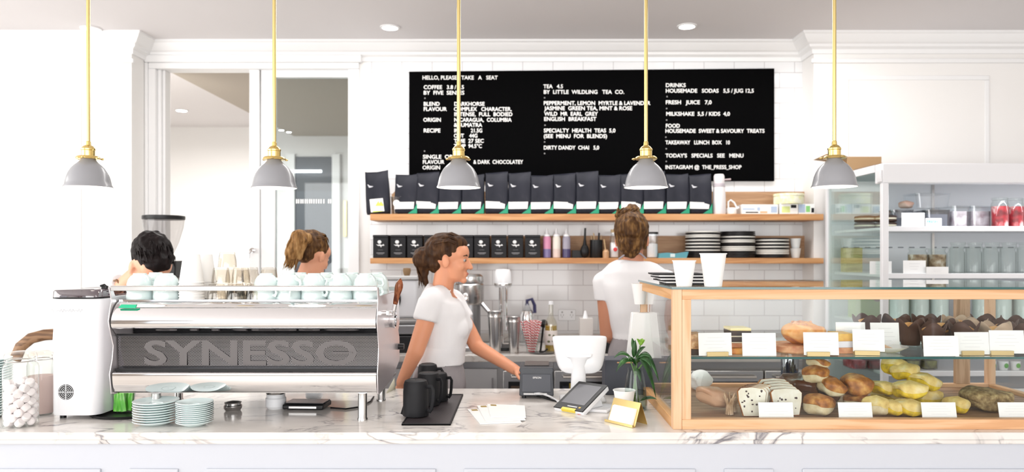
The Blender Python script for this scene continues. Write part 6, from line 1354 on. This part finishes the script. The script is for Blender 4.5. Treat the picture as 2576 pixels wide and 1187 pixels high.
# hair
m = MB(); m.T = HM; m.ell((-.030,0,.043), (.101,.084,.087)); m.ell((-.062,0,-.015), (.052,.066,.058)); m.ell((.022,0,.082), (.058,.058,.038))
m.ell((-.130,0,-.006), (.056,.052,.058)); m.cap((-.095,0,.015), (-.135,0,.0), .035, .04); m.cap((-.135,.0,-.03), (-.118,0,-.11), .034, .016); m.cap((-.118,0,-.11), (-.105,.0,-.150), .018, .006); m.T = Matrix()
hr = blob(m, 'hair', HAIRB, pr, .005, 3, .006, 42)
m = MB(); m.T = HM; rn = random.Random(2); pa = []
for k in range(54):
    a = rn.uniform(-1.25, 1.25); z0 = rn.uniform(.0, 1.0); y = math.sin(a)
    p0 = (.062-.03*abs(y), .066*y, .055+.055*math.cos(a)); p1 = (.0, .088*y, .06+.070*math.cos(a)); p2 = (-.06, .080*y, .045+.070*math.cos(a)); p3 = (-.118, .025*y, .012+.02*z0)
    pa.append([p0, p1, p2, p3])
for k in range(26): a = k*.7; pa.append([(-.12,0,.02), (-.165+.01*math.cos(a), .03*math.cos(a), -.02+.01*math.sin(a*2)), (-.150, .026*math.sin(a), -.075), (-.125+.02*math.sin(a*3), .016*math.cos(a*2), -.125-.035*((k*5)%4)/4)])
strands(m, pa, .0034); ob('hair_strands', m, HAIRB, hr, smooth=80)
m = MB(); m.T = HM
for s_ in (-1, 1): m.tube([(.086,s_*.014,.020),(.087,s_*.030,.026),(.074,s_*.048,.021)], [.0025,.0035,.0015], 6)
ob('eyebrows', m, HAIRB, pr)
m = MB(); m.T = HM; m.ell((.0925,0,-.0655), (.0045,.020,.0045), nu=14, nv=8); ob('lips', m, mat('lip_rose', (.55,.17,.15), .4), pr)

# ---- 2. woman with a bun, back to us
D1 = 4.02; ox = X(1595, D1); o_ = Vector((ox, D1, 0)); pr = person('woman with brown top bun seen from behind, white t-shirt, working at the bench', ox, D1)
q = lambda px, py, d=D1: P(px, py, d)-o_
m = MB(); HM = head(m, q(1590, 600, 4.03), 74, 10, 0, 1.06); m.cap(q(1592, 625), q(1594, 672), .052, .056)
m.loft([ering(q(a, b), ry, rx, 0) for a, b, rx, ry in ((1594,668,.08,.06),(1594,690,.155,.085),(1596,735,.165,.105),(1600,790,.145,.105),(1606,845,.130,.10),(1608,905,.165,.12))] if 0 else [ering(q(a, b), rx, ry, 0) for a, b, rx, ry in ((1594,668,.08,.06),(1594,690,.155,.085),(1596,735,.165,.105),(1600,790,.145,.105),(1606,845,.130,.10),(1608,905,.165,.12))])
arms = []
for shp, elp, wrp in ((q(1520, 708), q(1528, 842, 4.04), q(1575, 868, 4.25)), (q(1672, 706), q(1684, 838, 4.04), q(1640, 868, 4.27))):
    m.cap(q(1594, 695), shp, .055, .052); m.cap(shp, elp, .047, .040); m.cap(elp, wrp, .039, .026); hand(m, wrp, Vector((wrp.x-elp.x, .12, -.02)), Vector((0,0,-1)), .98, 30); arms.append((shp, elp))
hip = Vector((.03,0,.92)); m.ell(hip, (.17,.125,.13))
for s_ in (-1, 1): hp = hip+Vector((s_*.085,0,-.04)); kn = Vector((.03+s_*.09,.02,.48)); an = Vector((.03+s_*.09,-.01,.09)); m.cap(hp, kn, .085, .055); m.cap(kn, an, .054, .036); m.cap(an+Vector((0,-.03,-.045)), an+Vector((0,.13,-.062)), .034, .026)
blob(m, 'body', SKIN3, pr, .0055, 5); eyes(HM, pr)
m = MB(); m.loft([ering(q(a, b), rx, ry) for a, b, rx, ry in ((1592,655,.088,.070),(1592,662,.125,.082),(1594,684,.185,.105),(1594,715,.192,.122),(1597,760,.165,.125),(1600,800,.148,.118),(1606,835,.142,.116),(1610,852,.150,.12))])
for shp, elp in arms: m.ell(shp, (.066,.066,.060)); m.fru(shp, shp+(elp-shp)*.34, .064, .060)
blob(m, 'tshirt', TEE, pr, .007, 5, .012, 8)
m = MB(); m.loft([ering(q(1607,840), .138,.112), ering(q(1608,875), .160,.128), ering(q(1608,920), .178,.140), ering(q(1608,980), .170,.13)])
for s_ in (-1, 1): hp = hip+Vector((s_*.085,0,-.04)); kn = Vector((.03+s_*.09,.02,.48)); an = Vector((.03+s_*.09,-.01,.12)); m.fru(hp, kn, .105, .075); m.fru(kn, an, .074, .06); m.ell(kn, (.074,)*3)
blob(m, 'trousers', GREYC, pr, .009, 5, .014, 8)
for s_ in (-1, 1): m = MB(); an = Vector((.03+s_*.09,-.01,.09)); m.cap(an+Vector((0,-.04,-.048)), an+Vector((0,.14,-.056)), .042, .034); m.cap(an+Vector((0,0,-.03)), an, .045, .045); blob(m, 'shoe', MATTEB, pr, .008, 3)
m = MB(); m.T = HM; m.ell((-.034,0,.040), (.103,.087,.090)); m.ell((-.055,0,-.030), (.055,.066,.062)); m.ell((-.02,0,.05), (.09,.084,.09)); m.ell((-.05,0,-.075), (.036,.042,.035)); m.T = Matrix()
bc = q(1580, 538, 4.03); m.ell(bc, (.062,.052,.036), Matrix.Rotation(R(-8), 3, 'Y')); m.cap(bc+Vector((0,0,-.03)), bc+Vector((.02,.0,-.06)), .045, .06); m.cap(bc+Vector((.0,0,.0)), bc+Vector((.012,.0,.038)), .03, .016); m.cap(bc+Vector((-.045,0,-.005)), bc+Vector((.03,-.01,.02)), .026, .03)
hr = blob(m, 'hair', HAIRM, pr, .005, 3, .008, 38)
m = MB(); rn = random.Random(4); hc = q(1590, 592, 4.03)
for k in range(60):
    a = math.pi*(1.0+rn.uniform(.02,.98)); rx = .097; p = []
    x0 = rx*math.cos(a); y0 = .098*math.sin(a)
    for u in (0,.25,.5,.75,1): zz_ = -.075+.15*u; sc_ = math.sqrt(max(.05, 1-((zz_+.0)/.125)**2)) if u > .3 else .93-.25*(.3-u)*2.2; p.append(hc+Vector((x0*sc_*(1-.15*u)-.02*u**2, y0*sc_-.0+.01*u, zz_+.02*u)))
    m.tube(p, [.0015,.0045,.005,.005,.003], 6)
for k in range(22): a = k*.6; m.tube([bc+Vector((.058*math.cos(a+.5*j), .045*math.sin(a+.5*j)-.006, -.02+.016*j+.006*math.sin(k))) for j in range(4)], [.003,.006,.006,.002], 6)
ob('hair_strands', m, HAIRM, hr, smooth=80)
m = MB(); m.tube([q(1556, 652, 3.955), q(1572, 640, 3.955), q(1592, 634, 3.95), q(1612, 638, 3.965), q(1625, 650, 3.98)], .0045, 8); ob('apron_strap', m, mat('strap_grey', (.33,.30,.34), .7), pr)

# ---- 3. woman with a ponytail behind the machine
D2 = 3.9; ox = X(775, D2); o_ = Vector((ox, D2, 0)); pr = person('woman with blond ponytail in white, facing away behind the coffee machine', ox, D2)
q = lambda px, py, d=D2: P(px, py, d)-o_
m = MB(); HM = head(m, q(788, 642), 58, 20, 0, .95); m.cap(q(780, 665), q(768, 705), .046, .053)
m.loft([ering(q(a, b), rx, ry, -20) for a, b, rx, ry in ((765,705,.07,.05),(768,725,.14,.085),(770,770,.155,.10),(772,840,.14,.10),(772,900,.13,.095),(772,960,.16,.11))])
arms = []
for shp, elp, wrp in ((q(704, 742), q(690, 868), q(735, 900, 3.72)), (q(832, 738), q(852, 860), q(810, 895, 3.72))): m.cap(q(768, 730), shp, .05, .05); m.cap(shp, elp, .045, .038); m.cap(elp, wrp, .038, .025); hand(m, wrp, wrp-elp, Vector((0,0,-1)), .95, 25); arms.append((shp, elp))
hip = Vector((0,0,.88)); m.ell(hip, (.165,.12,.13))
for s_ in (-1, 1): hp = hip+Vector((s_*.085,0,-.04)); kn = Vector((s_*.09,.0,.47)); an = Vector((s_*.09,.01,.09)); m.cap(hp, kn, .082, .054); m.cap(kn, an, .053, .036); m.cap(an+Vector((0,-.03,-.045)), an+Vector((0,.13,-.062)), .034, .026)
blob(m, 'body', SKIN2, pr, .0065, 4); eyes(HM, pr)
m = MB(); m.loft([ering(q(a, b), rx, ry, -10) for a, b, rx, ry in ((757,697,.095,.07),(760,705,.13,.085),(766,726,.175,.11),(768,760,.182,.12),(770,820,.155,.12),(772,900,.15,.115),(772,935,.165,.125))])
for shp, elp in arms: m.ell(shp, (.064,)*3); m.fru(shp, shp+(elp-shp)*.4, .063, .058)
blob(m, 'tshirt', TEE, pr, .008, 5, .010, 8)
m = MB(); m.loft([ering(q(772,925), .155,.12), ering(q(772,990), .175,.135), ering(q(772,1040), .170,.13)])
for s_ in (-1, 1): hp = hip+Vector((s_*.085,0,-.04)); kn = Vector((s_*.09,.0,.47)); an = Vector((s_*.09,.01,.12)); m.fru(hp, kn, .10, .075); m.fru(kn, an, .074, .06)
blob(m, 'trousers', GREYC, pr, .01, 5)
for s_ in (-1, 1): m = MB(); an = Vector((s_*.09,.01,.09)); m.cap(an+Vector((0,-.04,-.048)), an+Vector((0,.14,-.056)), .042, .034); blob(m, 'shoe', MATTEB, pr, .008, 3)
m = MB(); m.T = HM; m.ell((-.030,0,.045), (.100,.083,.086)); m.ell((-.062,0,-.008), (.050,.064,.055)); m.T = Matrix()
hr = blob(m, 'hair', HAIRM, pr, .005, 3, .007, 40); m = MB()
tip = q(745, 598); m.cap(q(772, 600, 3.80), q(752, 596, 3.77), .028, .036); m.cap(q(752, 597, 3.77), q(738, 636, 3.76), .040, .042); m.cap(q(738, 636, 3.76), q(727, 668, 3.77), .034, .010); m.cap(q(758, 606, 3.77), q(752, 646, 3.76), .034, .018)
pt_ = blob(m, 'ponytail', HAIRL, pr, .005, 3, .007, 40)
m = MB(); rn = random.Random(8)
for k in range(46):
    a = rn.uniform(0, 6.28); r_ = rn.uniform(.3, 1); j = lambda f: Vector((.040*f*r_*math.cos(a), .040*f*r_*math.sin(a), 0))
    m.tube([q(768, 594, 3.79)+j(.3), q(752, 588, 3.77)+j(.8), q(742, 616, 3.76)+j(1.05), q(736, 648, 3.76)+j(.9), q(726+rn.uniform(-8,10), 672+rn.uniform(-6,8), 3.77)+j(.6)], [.002,.004,.0045,.004,.0008], 6)
ob('pony_strands', m, HAIRL, pt_, smooth=80); m = MB()
for k in range(36):
    a = rn.uniform(-1.3, 1.3); y = math.sin(a); pts = [(.055-.03*abs(y), .070*y, .055+.055*math.cos(a)), (.0, .088*y, .062+.068*math.cos(a)), (-.06, .080*y, .05+.066*math.cos(a)), (-.112, .02*y, .05)]
    m.tube([HM @ Vector(p) for p in pts], [.001,.0035,.0035,.002], 6)
ob('hair_strands', m, HAIRM, hr, smooth=80)

# ---- 4. dark haired man bent over behind the machine
D3 = 3.66; ox = X(330, D3); o_ = Vector((ox, D3, 0)); pr = person('man with short black hair bending forward behind the coffee machine', ox, D3)
q = lambda px, py, d=D3: P(px, py, d)-o_
m = MB(); HM = head(m, q(381, 668), -46, 42, 0, 1.14)
m.cap(q(352, 690), q(312, 726, 3.72), .052, .055)
sh0 = q(270, 760, 3.76)
m.loft([ering(q(306, 728, 3.74), .06,.06, 0), ering(q(284, 748, 3.75), .11,.16, 0), ering(q(250, 800, 3.78), .13,.18), ering(q(235, 880, 3.80), .12,.16), ering(q(232, 960, 3.80), .13,.17)])
arms = []
for shp, elp, wrp in ((q(278, 762, 3.57), q(318, 868, 3.50), q(390, 880, 3.52)), (q(285, 758, 3.95), q(340, 865, 3.9), q(410, 880, 3.75))): m.cap(q(284, 758, 3.76), shp, .055, .052); m.cap(shp, elp, .050, .042); m.cap(elp, wrp, .042, .028); hand(m, wrp, wrp-elp, Vector((0,0,-1)), 1.05, 25); arms.append((shp, elp))
hx = q(232, 960, 3.80).x; hy = .14; hip = Vector((hx, hy, .90)); m.ell(hip, (.13,.17,.13))
for s_ in (-1, 1): hp = hip+Vector((0,s_*.09,-.04)); kn = Vector((hx+.03,hy+s_*.10,.47)); an = Vector((hx-.02,hy+s_*.10,.09)); m.cap(hp, kn, .088, .058); m.cap(kn, an, .056, .038); m.cap(an+Vector((-.03,0,-.045)), an+Vector((.14,0,-.062)), .034, .026)
blob(m, 'body', SKIN4, pr, .0065, 4); eyes(HM, pr)
m = MB(); m.fru(q(276, 752, 3.76), q(313, 718, 3.72), .10, .068); m.loft([ering(q(290, 734, 3.74), .095,.09, 0), ering(q(272, 745, 3.75), .135,.19, 0), ering(q(250, 800, 3.78), .145,.20), ering(q(235, 880, 3.80), .135,.18), ering(q(232, 950, 3.80), .145,.185)])
for shp, elp in arms: m.ell(shp, (.070,)*3); m.fru(shp, shp+(elp-shp)*.42, .068, .062)
blob(m, 'tshirt', TEE, pr, .008, 5, .010, 8)
m = MB(); m.loft([ering(q(232, 940, 3.80), .138,.178), ering(q(232, 1000, 3.80), .15,.19)])
for s_ in (-1, 1): hp = hip+Vector((0,s_*.09,-.04)); kn = Vector((hx+.03,hy+s_*.10,.47)); an = Vector((hx-.02,hy+s_*.10,.12)); m.fru(hp, kn, .11, .08); m.fru(kn, an, .078, .065)
blob(m, 'trousers', MATTEB, pr, .01, 5)
for s_ in (-1, 1): m = MB(); an = Vector((hx-.02,hy+s_*.10,.09)); m.cap(an+Vector((-.04,0,-.046)), an+Vector((.15,0,-.054)), .044, .036); blob(m, 'shoe', MATTEB, pr, .008, 3)
m = MB(); m.T = HM; m.ell((-.028,0,.046), (.104,.081,.090)); m.ell((-.068,0,-.008), (.044,.062,.058)); m.ell((.030,0,.072), (.062,.066,.042)); m.ell((.060,.0,.062), (.038,.055,.026)); m.T = Matrix()
hr = blob(m, 'hair', HAIRD, pr, .005, 2, .009, 34)
m = MB(); rn = random.Random(12)
for k in range(60):
    a = rn.uniform(-1.3, 1.3); u = rn.uniform(-.06, .05); y = math.sin(a); sc_ = math.sqrt(max(.1, 1-((u+.028)/.125)**2)); b_ = Vector((u, .076*y*sc_, .046+.084*math.cos(a)*sc_)); m.tube([HM @ b_, HM @ (b_+Vector((.015, .003*y, .003))), HM @ (b_+Vector((.032, .004*y, -.006)))], [.003,.0035,.0006], 5)
ob('hair_strands', m, HAIRD, hr, smooth=80)
m = MB(); m.tube([q(287, 706, 3.68), q(293, 704, 3.66), q(300, 712, 3.66)], .005, 8); ob('neck_cord', m, mat('cord_brown', (.20,.11,.05), .6), pr)
